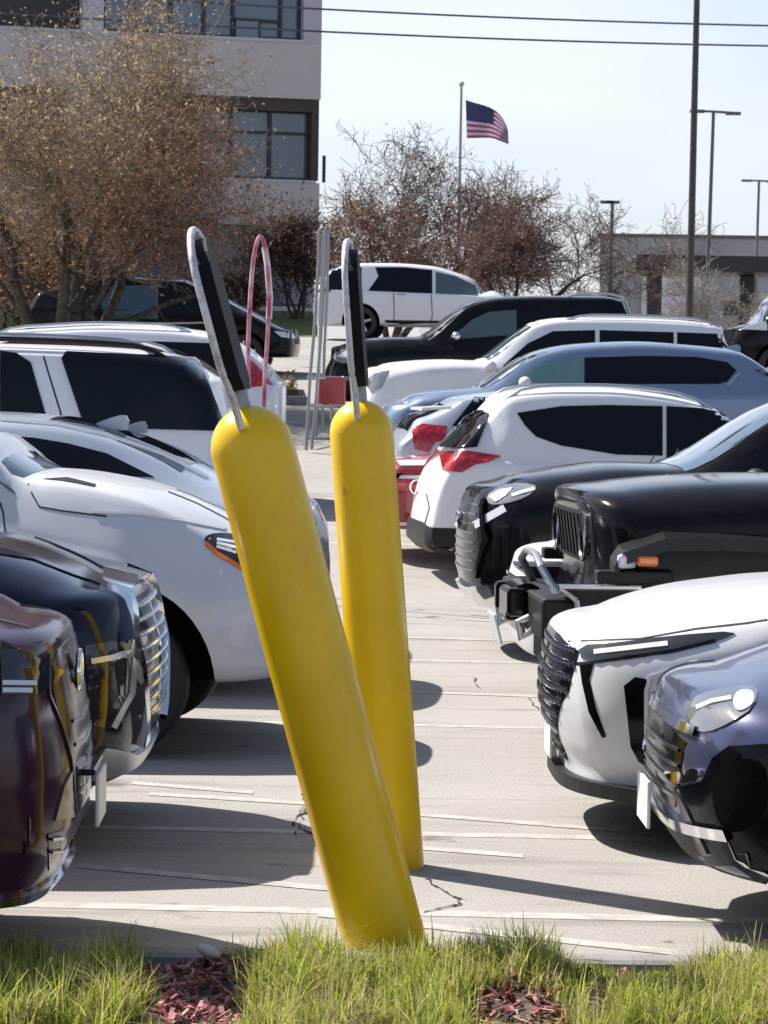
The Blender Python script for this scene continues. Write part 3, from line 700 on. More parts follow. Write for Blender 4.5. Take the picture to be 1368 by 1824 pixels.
c.strip('chrome_moulding', 'S', [(-4.4, .925), (-3.5, .945), (-2.8, .95)], .04, M['white'], .012); c.strip('chrome_moulding', 'S', [(-4.45, .80), (-3.5, .81), (-2.6, .81)], .03, M['satin'], .01); c.strip('chrome_moulding', 'S', [(-4.4, .36), (-3.4, .36)], .03, M['satin'], .01)
c.panel('tail_light', 'B', [(c.sd*.45, .7), (c.sd*.5, .84), (c.sd*.88, .84), (c.sd*.88, .66)], M['redlens'], .015, .04)
x_, z_ = c.loc(745, 868, c.sd * c.hw)
p_, n_ = c.hit('L' if c.sd > 0 else 'R', x_, z_)
MB().tube([(p_.x + .07*math.cos(a), p_.y + n_.y * .012, p_.z + .07*math.sin(a)) for a in [2*math.pi*k/20 for k in range(21)]], .01, 6, False).build('emblem', M['chrome'], c.root)
c.wheels_on()

# blue, white and black SUVs stepping up the slope
c = Car('parked_car', 'steel blue sport utility vehicle with pale green front window, in front of the white one', 'suv', M['steel'], -1, 668, 35.4, yaw=3, Lm=5.1, W=1.95, H=1.76, bot=.3, group=GRP_R, mark_y=740,
        top=lambda s: s.C([(690, 716), (720, 702), (760, 696), (840, 690), (850, 686), (900, 652), (945, 628), (1000, 615), (1060, 610), (1130, 608), (1220, 614), (1310, 624), (1368, 636)]) + [(0, .9), (-5.0, 1.45), (-5.1, 1.2)],
        belt=[(0, .85), (-.3, 1.0), (-1.3, 1.08), (-5.1, 1.2)], roofw=.66, res=.8)
CARS['R9'] = c
c.panel('side_window', 'S', c.px('S', [(905, 690), (930, 668), (965, 650), (1010, 640), (1036, 637), (1036, 684), (940, 690)]), mat('pale green glass', (.1, .2, .19), .05, coat=1), .004, .02)
c.panel('side_window', 'S', c.px('S', [(1041, 637), (1150, 634), (1240, 636), (1295, 645), (1312, 660), (1295, 680), (1280, 684), (1041, 684)]), M['glass'], .004, .02)
c.panel('rear_quarter_glass', 'S', c.px('S', [(1352, 648), (1368, 650), (1390, 672), (1368, 672)]), M['glass'], .004, .02)
std_screen(c, c.loc(850, 688)[0], c.loc(965, 624)[0], .8, .6)
c.mirrors(c.loc(934, 682, c.sd*c.hw)[0], c.loc(934, 682, c.sd*c.hw)[1], M['pearl'], .95); c.fin(c.loc(1310, 622)[0] + .05, c.paint, 1.1); c.panel('headlight', 'S', c.px('S', [(690, 724), (700, 712), (730, 706), (725, 720)]), M['clear']); c.wheels_on()
c.strip('chrome_moulding', 'S', c.px('S', [(1295, 688), (1318, 664)]), .025, M['satin'], .01)

c = Car('parked_car', 'large white sport utility vehicle with chrome roof rail behind the steel blue one', 'suv', M['white'], -1, 634, 39.4, yaw=3, Lm=5.3, W=2.0, H=1.88, bot=.3, group=GRP_R, mark_y=700,
        top=lambda s: s.C([(646, 664), (660, 650), (700, 644), (800, 640), (845, 642), (860, 634), (920, 590), (952, 572), (1000, 566), (1100, 566), (1200, 570), (1300, 577), (1368, 582)]) + [(0, 1.0), (-5.2, 1.8), (-5.3, 1.5)],
        belt=[(0, .95), (-.3, 1.06), (-1.3, 1.16), (-5.3, 1.25)], roofw=.72, res=.8)
CARS['R10'] = c
std_screen(c, c.loc(858, 634)[0], c.loc(950, 574)[0], .84, .66)
c.panel('side_window', 'S', c.px('S', [(895, 652), (940, 612), (985, 590), (1060, 588), (1060, 640), (1060, 650)]), M['glass']); c.panel('side_window', 'S', c.px('S', [(1068, 588), (1200, 592), (1200, 650), (1068, 650)]), M['glass']); c.panel('side_window', 'S', c.px('S', [(1206, 592), (1362, 598), (1366, 650), (1206, 650)]), M['glass'])
c.panel('headlight', 'S', c.px('S', [(648, 680), (670, 664), (694, 660), (680, 690), (662, 700)]), M['lampmid'], .008)
c.mirrors(c.loc(872, 652, c.sd*c.hw)[0], c.loc(872, 652, c.sd*c.hw)[1], M['white'], 1.0); c.rails(c.loc(1000, 566)[0], c.loc(1268, 570)[0], M['satin'], .06); c.fin(c.loc(1345, 580)[0], M['white'], 1.6); c.wheels_on()

c = Car('parked_car', 'black sport utility vehicle with bright mirror and bonnet, behind the two pale ones', 'suv', M['black'], -1, 576, 44.0, yaw=3, Lm=5.0, W=1.95, H=1.78, bot=.3, group=GRP_R, mark_y=640,
        top=lambda s: s.C([(584, 626), (600, 612), (640, 604), (700, 600), (745, 600), (760, 592), (800, 560), (836, 539), (880, 530), (960, 527), (1060, 528), (1150, 536), (1230, 545)]) + [(0, 1.0), (-4.9, 1.4), (-5.0, 1.2)],
        belt=[(0, .9), (-.3, 1.02), (-1.3, 1.1), (-5.0, 1.2)], res=.8)
CARS['R11'] = c
std_screen(c, c.loc(757, 593)[0], c.loc(840, 538)[0], .8, .62)
c.panel('side_window', 'S', c.px('S', [(800, 605), (840, 570), (870, 556), (920, 552), (920, 596)]), mat('grey green glass', (.05, .08, .08), .05, coat=1)); c.panel('side_window', 'S', c.px('S', [(930, 552), (1040, 552), (1040, 596), (930, 596)]), M['glass']); c.panel('side_window', 'S', c.px('S', [(1048, 552), (1120, 558), (1140, 596), (1048, 596)]), M['glass'])
c.panel('headlight', 'S', c.px('S', [(590, 632), (620, 620), (642, 618), (640, 640), (606, 650)]), M['lampmid'], .01, .02, .07, 1)
c.panel('reflector', 'S', c.px('S', [(600, 636), (616, 626), (630, 626), (622, 638)]), M['clear'], .016)
c.mirrors(c.loc(812, 600, c.sd*c.hw)[0], c.loc(812, 600, c.sd*c.hw)[1], M['chrome'], 1.0); c.rails(c.loc(1000, 540)[0], c.loc(1200, 560)[0], M['satin'], .07); c.wheels_on()

c = Car('parked_car', 'white sport utility vehicle in profile under the bare tree at the top of the slope', 'suv', M['white'], 1, 562, 66.5, end='tail', yaw=6, Lm=4.9, W=1.95, H=1.74, bot=.3, group='cars parked at the top of the slope', mark_y=530,
        top=lambda s: s.C([(572, 478), (610, 470), (700, 469), (770, 474), (815, 486), (850, 502), (880, 518)]) + [(-4.9, 1.5), (-.05, .85), (-.4, .95), (-1.1, 1.06)], belt=[(0, .85), (-1.2, 1.0), (-4.9, 1.12)], rearf=[(.2, .06), (.6, 0), (.9, .03), (1.1, .08), (1.6, .4)], res=.8, wheels=(-.95, -3.75))
CARS['R12'] = c
c.strip('panel_gap', 'S', c.px('S', [(701, 512), (702, 560), (700, 592)]), .02, M['seam'], .003); c.strip('panel_gap', 'S', c.px('S', [(768, 522), (770, 560), (766, 594)]), .02, M['seam'], .003); c.strip('door_handle', 'S', c.px('S', [(708, 524), (722, 525)]), .03, M['satin'], .03)
c.panel('side_window', 'S', c.px('S', [(580, 516), (584, 486), (600, 478), (644, 476), (644, 512), (640, 517)]), M['glass']); c.panel('side_window', 'S', c.px('S', [(656, 518), (674, 492), (668, 476), (720, 476), (770, 481), (770, 523)]), M['glass']); c.panel('side_window', 'S', c.px('S', [(776, 523), (776, 484), (812, 492), (846, 508), (862, 522), (850, 526)]), M['screen'])
c.panel('tail_light', 'S', c.px('S', [(558, 512), (590, 514), (588, 520), (562, 520)]), M['gloss']); c.panel('sill_cladding', 'S', [(-1.45, .3), (-3.2, .3), (-3.2, .42), (-1.45, .42)], M['plastic']); c.wheels_on()

c = Car('parked_car', 'black pickup truck with its dark cab showing at the far right edge', 'truck', M['black'], -1, 1282, 53.0, yaw=3, Lm=5.4, W=1.95, H=1.75, bot=.4, group='cars parked at the top of the slope', mark_y=560, res=.7,
        top=[(0, 1.0), (-.3, 1.1), (-.15, 1.05), (-.5, 1.12), (-1.0, 1.7), (-1.3, 1.76), (-2.6, 1.75), (-2.75, 1.2), (-5.4, 1.15)], belt=[(0, .95), (-.6, 1.1), (-5.4, 1.12)])
CARS['R13'] = c
std_glass(c, 1.1, 1.75, -.8, -2.5, (-1.7,), lean=.4, top=-.14); std_screen(c, -.55, -1.0, .8, .65, m=M['screen']); c.wheels_on(); c.mirrors(-.8, 1.2, M['chrome'])

# ------------------------------------------------------------------ cars of the left-hand row (noses to the right)
c = Car('parked_car', 'maroon crossover nearest on the left, round badge on its black grille', 'car', M['maroon'], 1, 152, 8.95, yaw=-1.5, Lm=4.6, W=1.86, H=1.7, bot=.25, group=GRP_L, mark_y=1300,
        top=lambda s: s.C([(143, 1168), (130, 1146), (100, 1118), (60, 1090), (0, 1062)]) + [(-.6, 1.16), (-1.2, 1.24), (-2.0, 1.6), (-2.6, 1.7), (-3.6, 1.66), (-4.6, 1.1)],
        belt=[(0, .88), (-.25, .96), (-.8, 1.05), (-4.6, 1.12)], fasc=[(.2, .03), (.3, .06), (.45, .0), (.6, .0), (.8, .02), (.95, .06)], plan=(.26, .2), wheels=(-.92, -3.6), ar=.42)
CARS['L1'] = c
c.panel('headlight', 'S', c.px('S', [(0, 1142), (50, 1165), (112, 1196), (92, 1222), (66, 1236), (0, 1240)]), M['lampdark'], .006, .03, .05)
for v in (1218, 1231): c.strip('daytime_lamp', 'S', c.px('S', [(0, v), (30, v), (60 - (v-1218)*.6, v)]), .014, M['clear'], .012)
g = c.panel('grille', 'F', [(-.42, .97), (-.50, .86), (-.36, .66), (-.28, .48), (.28, .48), (.36, .66), (.50, .86), (.42, .97), (0, .985)], M['gloss'], .004, .02, .06, 1)
c.strip('grille_frame', 'F', [(-.44, .97), (-.52, .86), (-.38, .66), (-.30, .48)], .010, M['smoke'], .008); c.strip('grille_frame', 'F', [(.44, .97), (.52, .86), (.38, .66), (.30, .48)], .010, M['smoke'], .008)
for z in (.55, .62, .69, .76): c.strip('grille_bar', 'F', [(-.3, z), (0, z - .02), (.3, z)], .010, M['smoke'], .008)
c.strip('panel_gap', 'S', c.px('S', [(0, 1104), (50, 1116), (100, 1138), (130, 1158)]), .006, M['seam'], .002)
c.ring_badge(True, .885, .06)
c.panel('air_vent', 'S', c.px('S', [(84, 1485), (150, 1470), (152, 1530), (110, 1562), (86, 1550)]), M['gloss'], .004, .02, .05)
for v in (1492, 1514): c.strip('vent_bar', 'S', c.px('S', [(88, v + 3), (108, v)]), .008, M['satin'], .012)
c.panel('bumper_insert', 'S', c.px('S', [(96, 1462), (112, 1400), (138, 1350), (150, 1345), (150, 1420), (132, 1455)]), M['smoke'], .006, .02, .05)
c.strip('front_lip', 'F', [(-.8, .295), (-.5, .285), (0, .28), (.5, .285), (.8, .295)], .02, M['chrome'], .02)
c.plate_on(.50, w=.31, h=.155, proud=.05); c.box('plate_bracket', (c.hit('F', 0, .5)[0].x + .02, 0, .59), (.05, .34, .02), M['gloss'], .006)
std_glass(c, 1.02, 1.6, -1.6, -3.9); std_screen(c, -1.3, -2.05); c.wheels_on()

c = Car('parked_car', 'dark navy sport utility vehicle with studded chrome grille, behind the maroon car', 'suv', M['navy'], 1, 284, 11.6, yaw=0, Lm=5.0, W=1.97, H=1.78, bot=.24, group=GRP_L, mark_y=1150,
        top=lambda s: s.C([(250, 1060), (236, 1040), (180, 1011), (120, 986), (60, 966), (0, 953)]) + [(-1.0, 1.16), (-1.35, 1.18), (-2.1, 1.65), (-2.7, 1.78), (-4.4, 1.72), (-5.0, 1.3)],
        belt=[(0, .92), (-.3, 1.0), (-.9, 1.06), (-5.0, 1.15)], fasc=[(.2, .12), (.3, .06), (.45, .01), (.7, 0), (.95, .06)], plan=(.22, .2), roofw=.68, wheels=(-.95, -3.9), wr=.38, ar=.45)
CARS['L2'] = c
g = c.panel('grille', 'F', [(-.52, .95), (-.62, .78), (-.5, .5), (-.42, .42), (.42, .42), (.5, .5), (.62, .78), (.52, .95)], M['gloss'], .004, .02)
q = MB()
for i in range(9):
    for k in range(-9, 10):
        z = .5 + i * .052; y = (k + .5 * (i % 2)) * .055
        if abs(y) > .55: continue
        p, n = c.hit('F', y, z); q.ball(p + n * .006, .013, (.9, 1, .8), None, 8)
for i in range(9): q.tube([c.hit('F', .55 * k / 8, .5 + i * .052)[0] + Vector((.004, 0, 0)) for k in range(-8, 9)], .006, 6)
q.tube([c.hit('F', 0, .5 + .0416 * k)[0] + Vector((.004, 0, 0)) for k in range(11)], .006, 6)
q.build('grille_stud', M['chrome'], g)
for sg in (-1, 1): c.strip('grille_frame', 'F', [(sg*.5, .98), (sg*.64, .80), (sg*.56, .6), (sg*.46, .40)], .05, M['chrome'], .035)
c.strip('grille_frame', 'F', [(-.5, .98), (0, 1.0), (.5, .98)], .03, M['chrome'], .03)
c.panel('headlight', 'S', c.px('S', [(150, 1150), (200, 1142), (246, 1150), (244, 1180), (222, 1260), (196, 1300), (160, 1290)]), M['lampdark'], .005, .03, .05)
c.strip('daytime_lamp', 'S', c.px('S', [(160, 1178), (195, 1172), (238, 1158), (236, 1200), (232, 1235), (215, 1265), (200, 1296)]), .022, M['satin'], .010)
c.panel('bumper_insert', 'F', [(-.85, .30), (-.8, .42), (-.5, .36), (.5, .36), (.8, .42), (.85, .30)], M['satin'], .02, .04)
c.strip('body_crease', 'S', c.px('S', [(0, 985), (60, 995), (130, 1022), (215, 1050)]), .012, M['navy'], .006)
std_glass(c, 1.15, 1.78, -1.7, -4.5, (-2.8, -3.8)); std_screen(c, -1.45, -2.2); c.wheels_on(); c.mirrors(-1.9, 1.2, c.paint)

c = Car('parked_car', 'white coupe with a long bonnet, open dark wheel arch and swept headlight', 'car', M['pearl'], 1, 552, 14.6, yaw=3, Lm=4.7, W=1.9, H=1.42, bot=.36, group=GRP_L, mark_y=1050,
        top=lambda s: s.C([(540, 985), (520, 962), (470, 935), (400, 903), (300, 868), (200, 845), (140, 836), (78, 832), (60, 820), (0, 770)]) + [(-2.2, 1.36), (-2.8, 1.42), (-3.4, 1.36), (-4.2, 1.15), (-4.7, 1.05)],
        belt=[(0, .78), (-.5, .9), (-1.0, 1.0), (-1.6, 1.1), (-4.7, 1.12)], fasc=[(.3, .05), (.5, 0), (.8, .03), (.95, .1)], plan=(.35, .2), wr=.36, wheels=(-.87, -3.75), ar=.49)
CARS['L3'] = c
p = c.loc(225, 1212, c.sd*c.hw)
c.panel('headlight', 'S', c.px('S', [(361, 962), (372, 952), (400, 950), (430, 955), (470, 985), (460, 1020), (430, 1016), (385, 986)]), M['lampdark'], .006, .03, .05, 1)
c.strip('turn_lamp', 'S', c.px('S', [(366, 968), (385, 986), (432, 1014), (455, 1020)]), .018, M['amber'], .009)
for v in (0, 9, 18): c.strip('lamp_bar', 'S', c.px('S', [(385, 962 + v*.7), (420, 968 + v)]), .012, M['clear'], .009)
c.strip('panel_gap', 'S', c.px('S', [(50, 862), (58, 882), (70, 903), (110, 910), (190, 920)]), .008, M['seam'], .002)
c.strip('body_crease', 'S', c.px('S', [(165, 912), (240, 915), (320, 926), (400, 942)]), .014, M['pearl'], .006)
c.strip('panel_gap', 'S', c.px('S', [(300, 876), (350, 896), (400, 922), (440, 950)]), .006, M['seam'], .002)
c.strip('panel_gap', 'S', c.px('S', [(0, 895), (6, 915), (9, 948)]), .008, M['seam'], .002)
c.panel('bonnet_vent', 'T', [(-1.15, .5), (-1.0, .56), (-1.0, .62), (-1.25, .58)], M['plastic']); c.panel('bonnet_vent', 'T', [(-1.15, -.5), (-1.0, -.56), (-1.0, -.62), (-1.25, -.58)], M['plastic'])
c.panel('windscreen', 'T', [(-1.36, -.76), (-1.28, 0), (-1.36, .76), (-2.15, .56), (-2.15, -.56)], M['screen'], .004, .02, .15)
std_glass(c, 1.12, 1.42, -1.9, -3.8, (-2.9,), lean=.5, top=-.09, bh=.02); c.wheels_on(10)

c = Car('parked_car', 'silver fastback with two fins on its sloping roof and a tapering dark side window', 'car', M['silver'], -1, 584, 17.4, end='tail', yaw=-4, Lm=4.9, W=1.9, H=1.62, bot=.3, group=GRP_L, mark_y=900,
        top=lambda s: s.C([(0, 733), (100, 739), (160, 748), (200, 758), (300, 797), (385, 842), (480, 872), (560, 886)]) + [(0, .8), (-.3, .92), (-1.0, 1.02), (-1.4, 1.08), (-2.1, 1.52), (-2.4, 1.6)],
        belt=[(0, .75), (-.5, .9), (-1.5, 1.02), (-3.2, 1.08), (-4.9, 1.1)], rearf=[(.3, .08), (.5, 0), (.9, .02), (1.1, .1)], roofw=.6)
CARS['L4'] = c
c.panel('side_window', 'S', c.px('S', [(0, 776), (60, 780), (120, 790), (190, 808), (274, 850), (200, 848), (60, 840), (0, 838)]), M['glass'], .004, .02, .08)
c.strip('roof_moulding', 'S', c.px('S', [(0, 748), (100, 756), (190, 776), (290, 812), (370, 852)]), .016, M['satin'], .012)
c.fin(c.loc(205, 758)[0], M['silver'], 1.15, y=.2); c.fin(c.loc(222, 764)[0], M['silver'], .9, y=-.3)
c.panel('rear_window', 'T', [(-3.3, -.5), (-3.3, .5), (-4.1, .6), (-4.1, -.6)], M['glass'])
c.panel('tail_light', 'S', [(-4.55, .85), (-4.85, .88), (-4.85, 1.0), (-4.5, .98)], M['redlens']); c.wheels_on()

c = Car('parked_car', 'boxy white sport utility vehicle with big black rear side windows and black roof rail', 'suv', M['white'], -1, 442, 20.0, end='tail', yaw=-3, Lm=5.2, W=2.02, H=2.0, bot=.35, group=GRP_L, g=0, mark_y=700,
        top=lambda s: s.C([(0, 612), (80, 614), (160, 617), (260, 623), (340, 630), (392, 640)]) + [(0, 1.1), (-.3, 1.2), (-1.1, 1.28), (-1.8, 1.85), (-2.1, 2.0), (-5.15, 1.8), (-5.2, 1.5)],
        belt=[(0, 1.0), (-.5, 1.15), (-1.5, 1.22), (-5.2, 1.24)], rearf=[(.3, .02), (.6, 0), (1.2, .02), (2.0, .22)], plan=(.2, .1), roofw=.78, wheels=(-.95, -4.1), wr=.4)
CARS['L5'] = c
def lr(pts, o=0): return c.px('S', pts)
c.panel('side_window', 'S', lr([(118, 630), (345, 641), (354, 648), (396, 760), (390, 768), (160, 762), (148, 752), (110, 640)]), M['glass'], .022, .03, .05)
c.panel('side_window', 'S', lr([(0, 626), (30, 630), (55, 646), (82, 740), (82, 762), (0, 758)]), M['glass'], .009, .03, .05)
c.strip('panel_gap', 'S', lr([(74, 622), (85, 660), (108, 735), (112, 780)]), .012, M['seam'], .002)
c.rails(c.loc(-60, 600)[0], c.loc(330, 624)[0], M['plastic'], .07); c.rails(c.loc(-60, 600)[0], c.loc(300, 620)[0], M['satin'], .085, y=.62)
c.wheels_on()

c = Car('parked_car', 'white wagon beyond the boxy white one, with red glass at its tail', 'suv', M['white'], -1, 506, 33.0, end='tail', yaw=-3, Lm=5.0, W=1.95, H=1.95, bot=.3, group=GRP_L, mark_y=700,
        top=lambda s: s.C([(0, 592), (100, 584), (200, 580), (300, 583), (380, 592), (420, 606), (450, 628), (480, 656), (500, 690)]) + [(0, 1.0), (-.3, 1.1), (-1.0, 1.2)],
        belt=[(0, 1.0), (-1.2, 1.15), (-5.0, 1.15)], rearf=[(.3, .0), (1.1, 0), (1.3, .0)], plan=(.2, .15), res=.8)
CARS['L6'] = c
c.panel('side_window', 'S', c.px('S', [(200, 606), (400, 612), (430, 640), (440, 688), (200, 688)]), M['glass'])
c.panel('rear_window', 'S', c.px('S', [(445, 640), (470, 664), (486, 686), (446, 690)]), M['redlens'], .012, .03, .03); c.strip('tailgate_edge', 'S', c.px('S', [(440, 625), (470, 650), (497, 680)]), .06, M['white'], .02)
c.rails(-1.8, -4.0, M['chrome'], .06); c.wheels_on()

c = Car('parked_car', 'black sport utility vehicle far up the left side, beyond the big tree', 'suv', M['black'], 1, 532, 54.0, yaw=4, Lm=5.1, W=1.95, H=1.9, bot=.3, group='cars parked at the top of the slope', mark_y=620,
        top=lambda s: s.C([(528, 600), (518, 588), (490, 574), (460, 562), (440, 552), (400, 528), (380, 516), (340, 500), (300, 490), (240, 488), (180, 496), (130, 510)]) + [(0, .9), (-5.0, 1.5), (-5.1, 1.3)],
        belt=[(0, .85), (-.4, 1.0), (-1.3, 1.1), (-5.1, 1.2)], res=.8)
CARS['L7'] = c
c.panel('side_window', 'S', c.px('S', [(410, 568), (390, 540), (345, 514), (290, 508), (290, 568)]), M['glass']); c.panel('side_window', 'S', c.px('S', [(282, 568), (282, 508), (200, 510), (180, 540), (185, 568)]), mat('teal glass', (.02, .05, .06), .05, coat=1))
c.strip('chrome_moulding', 'S', c.px('S', [(180, 576), (300, 576), (412, 574)]), .03, M['satin'], .01); c.strip('chrome_moulding', 'S', c.px('S', [(240, 496), (330, 502), (400, 536), (470, 572)]), .025, M['satin'], .02)
c.panel('headlight', 'S', c.px('S', [(488, 590), (520, 592), (528, 604), (500, 600)]), M['clear']); c.mirrors(c.loc(400, 572, c.sd*c.hw)[0], 1.15, c.paint); c.wheels_on()

# ------------------------------------------------------------------ yellow bollards with hooped signs
yel = mat('yellow plastic sleeve', (.84, .53, .004), .3, spec=.4, noise=(2.5, (.70, .41, .008), .4, .8), bump=(14, .05, .01))
grey_post = mat('galvanised post', (.28, .29, .3), .45, .8); hoopm = mat('pale sign frame', (.6, .58, .58), .4, .4, noise=(30, (.25, .23, .22), .5, .7))
signblack = mat('black sign back', (.007, .007, .008), .6, spec=.12)
def scuffs(m):
    n = m.node_tree; K = n.links.new; b = n.nodes['Principled BSDF']; src = b.inputs['Base Color'].links[0].from_socket
    t = n.nodes.new('ShaderNodeTexCoord'); mp = n.nodes.new('ShaderNodeMapping'); mp.inputs['Scale'].default_value = (1, 1, .45); K(t.outputs['Object'], mp.inputs['Vector'])
    for sc, lo, hi, c in ((9, .64, .70, (.30, .17, .02, 1)), (28, .70, .74, (.12, .09, .05, 1)), (5, .62, .75, (.86, .62, .10, 1))):
        q = n.nodes.new('ShaderNodeTexNoise'); q.inputs['Scale'].default_value = sc; q.inputs['Detail'].default_value = 9; q.inputs['Roughness'].default_value = .7; K(mp.outputs[0], q.inputs['Vector'])
        r_ = n.nodes.new('ShaderNodeMapRange'); r_.inputs[1].default_value = lo; r_.inputs[2].default_value = hi; r_.inputs[4].default_value = .55; K(q.outputs['Fac'], r_.inputs[0])
        x = n.nodes.new('ShaderNodeMix'); x.data_type = 'RGBA'; K(r_.outputs[0], x.inputs['Factor']); K(src, x.inputs['A']); x.inputs['B'].default_value = c; src = x.outputs['Result']
    K(src, b.inputs['Base Color'])
scuffs(yel)
def bollard(label, b, t, rad, ls=True, dens=None):
    root = empty('bollard', b); tag(root, label, 'bollard', 'yellow bollards down the middle of the lot')
    a = (t - b); ln = a.length; zz = a.normalized(); yy = (Vector((0, 1, 0)) - zz * zz.y).normalized(); xx = yy.cross(zz); q = Matrix((xx, yy, zz)).transposed().to_4x4()
    prof = [(rad*1.0, -.12)] + [(rad, ln * k / 12) for k in range(0, 13)]
    for k in range(1, 13):
        th = math.pi/2 * k / 12; prof.append((rad * math.cos(th) if k < 12 else 0, ln + rad * 1.05 * math.sin(th)))
    MB().lathe(prof, q, 56).build('sleeve', yel, root)
    return root, q, ln
def hoop_sign(label, root, q, ln, rad, h=.6, w=.42, phi=6, bphi=1.5):
    r2 = empty('hoop_sign', root.location); tag(r2, label, 'sign', 'hooped signs on the bollards')
    Q = q @ Matrix.Rotation(R(-phi), 4, 'Z') ; z0 = ln + rad
    def P(u, z): return Q @ Vector((0, u, z))       # u runs away from the camera
    pts = [P(-w/2 * .55, z0 - .06), P(-w/2 * .62, z0 + .03), P(-w/2, z0 + .14), P(-w/2, z0 + h - w/2 * .9)]
    for k in range(1, 12): th = math.pi * k / 12; pts.append(P(-w/2 * math.cos(th), z0 + h - w/2 * .9 + w/2 * .9 * math.sin(th)))
    pts += [P(w/2, z0 + h - w/2 * .9), P(w/2, z0 + .14), P(w/2 * .62, z0 + .03), P(w/2 * .55, z0 - .06)]
    MB().tube(pts, .012, 10).build('frame', hoopm, r2)
    o = [];  ww = w/2 - .02
    for k in range(0, 13): th = math.pi * k / 12; o.append((-ww * math.cos(th), z0 + h - .03 - ww * .9 + ww * .9 * math.sin(th)))
    o += [(ww, z0 + .10), (ww * .7, z0 + .055), (-ww * .7, z0 + .055), (-ww, z0 + .10)]
    Q = q @ Matrix.Rotation(R(-bphi), 4, 'Z')
    nx = Q.to_3x3() @ Vector((1, 0, 0))
    mb = MB(); mb.prism([P(u, z) - nx * .022 for u, z in o], nx * .056)
    es = [e for e in mb.bm.edges if abs(e.calc_face_angle(0)) > 1.2]; bmesh.ops.bevel(mb.bm, geom=es, offset=.025, segments=5, affect='EDGES')
    mb.build('board', signblack, r2, 75)
    MB().tube([P(0, z0 - .06), P(0, z0 + .12)], .03, 10).build('post', grey_post, r2)
    return r2
b1 = T(694, 1718, 8.95); b1.z = 0; t1 = T(450, 800, 8.95)
ro, q, ln = bollard('yellow bollard leaning left in the grass, nearest the camera', b1, t1, .128); hoop_sign('black hooped sign with scuffed white frame on the leaning nearest bollard', ro, q, ln, .128, .565, .42, 5.5)
b2 = T(699, 1548, 10.75); b2.z = 0; t2 = T(644, 772, 10.75)
ro, q, ln = bollard('yellow bollard standing on the concrete close behind the leaning one', b2, t2, .117); hoop_sign('black hooped sign on the nearly upright second bollard', ro, q, ln, .117, .59, .42, 5)
# empty red hoop further back
hr = empty('hoop_sign', (T(469, 735, 24).x, 24, 0)); tag(hr, 'tall thin red hoop with pale painted-in sunlight, standing empty beside the nearest black sign', 'sign', 'hooped signs on the bollards')
redw = mat('sunlit red tube', (.34, .04, .10), .35, noise=(3, (.60, .36, .42), .45, .62))  # pale pink patches put sunlight into the red tube's colour
hp = [(443, 690), (441, 640), (445, 540), (450, 470), (457, 430), (463, 420), (469, 425), (474, 450), (480, 530), (477, 600), (471, 680), (469, 760)]
MB().tube(chaikin([T(u, v, 23.8 + .5 * i / 11) - Vector(hr.location) for i, (u, v) in enumerate(hp)], 2), .018, 8).build('frame', redw, hr)
MB().tube([T(469, 750, 24.3) - Vector(hr.location), Vector((T(466, 900, 24.3).x - hr.location.x, .3, 0))], .03, 8).build('post', grey_post, hr)
MB().tube([T(u, v, 24.36) - Vector(hr.location) for u, v in ((471, 440), (476, 470), (481, 530), (479, 568))], .026, 8).build('pale_band', hoopm, hr)  # wider pale tube along the upper right of the hoop
# cart corral
cc = empty('cart_corral', (T(560, 790, 39).x, 39, G(39))); tag(cc, 'grey tube cart corral with tall hoops and a red board', 'cart corral')
def rel(u, v, D): return T(u, v, D) - Vector(cc.location)
MB().tube([rel(u, v, 39) for u, v in ((545, 802), (553, 663), (560, 586), (567, 470), (568, 412), (574, 404), (581, 410), (577, 508), (571, 605), (564, 700), (555, 800))], .022, 8).build('hoop', grey_post, cc)
MB().tube([rel(u, v, 41) for u, v in ((563, 780), (567, 690), (570, 600), (573, 500), (575, 420), (580, 408), (585, 412), (583, 520), (578, 620), (574, 770))], .022, 8).build('hoop', grey_post, cc)
for v in (672, 722, 780): MB().tube([rel(548, v, 39.5), rel(640, v + 3, 41)], .025, 8).build('rail', grey_post, cc)
a = rel(567, 720, 40); b_ = rel(616, 672, 40)
MB().box((a + b_) / 2, (b_.x - a.x, .06, b_.z - a.z), None, .02).build('red_board', M['red'], cc)
for u in (590, 612, 636): MB().tube([rel(u, 670, 40.5), rel(u, 800, 40.5)], .022, 8).build('upright', grey_post, cc)

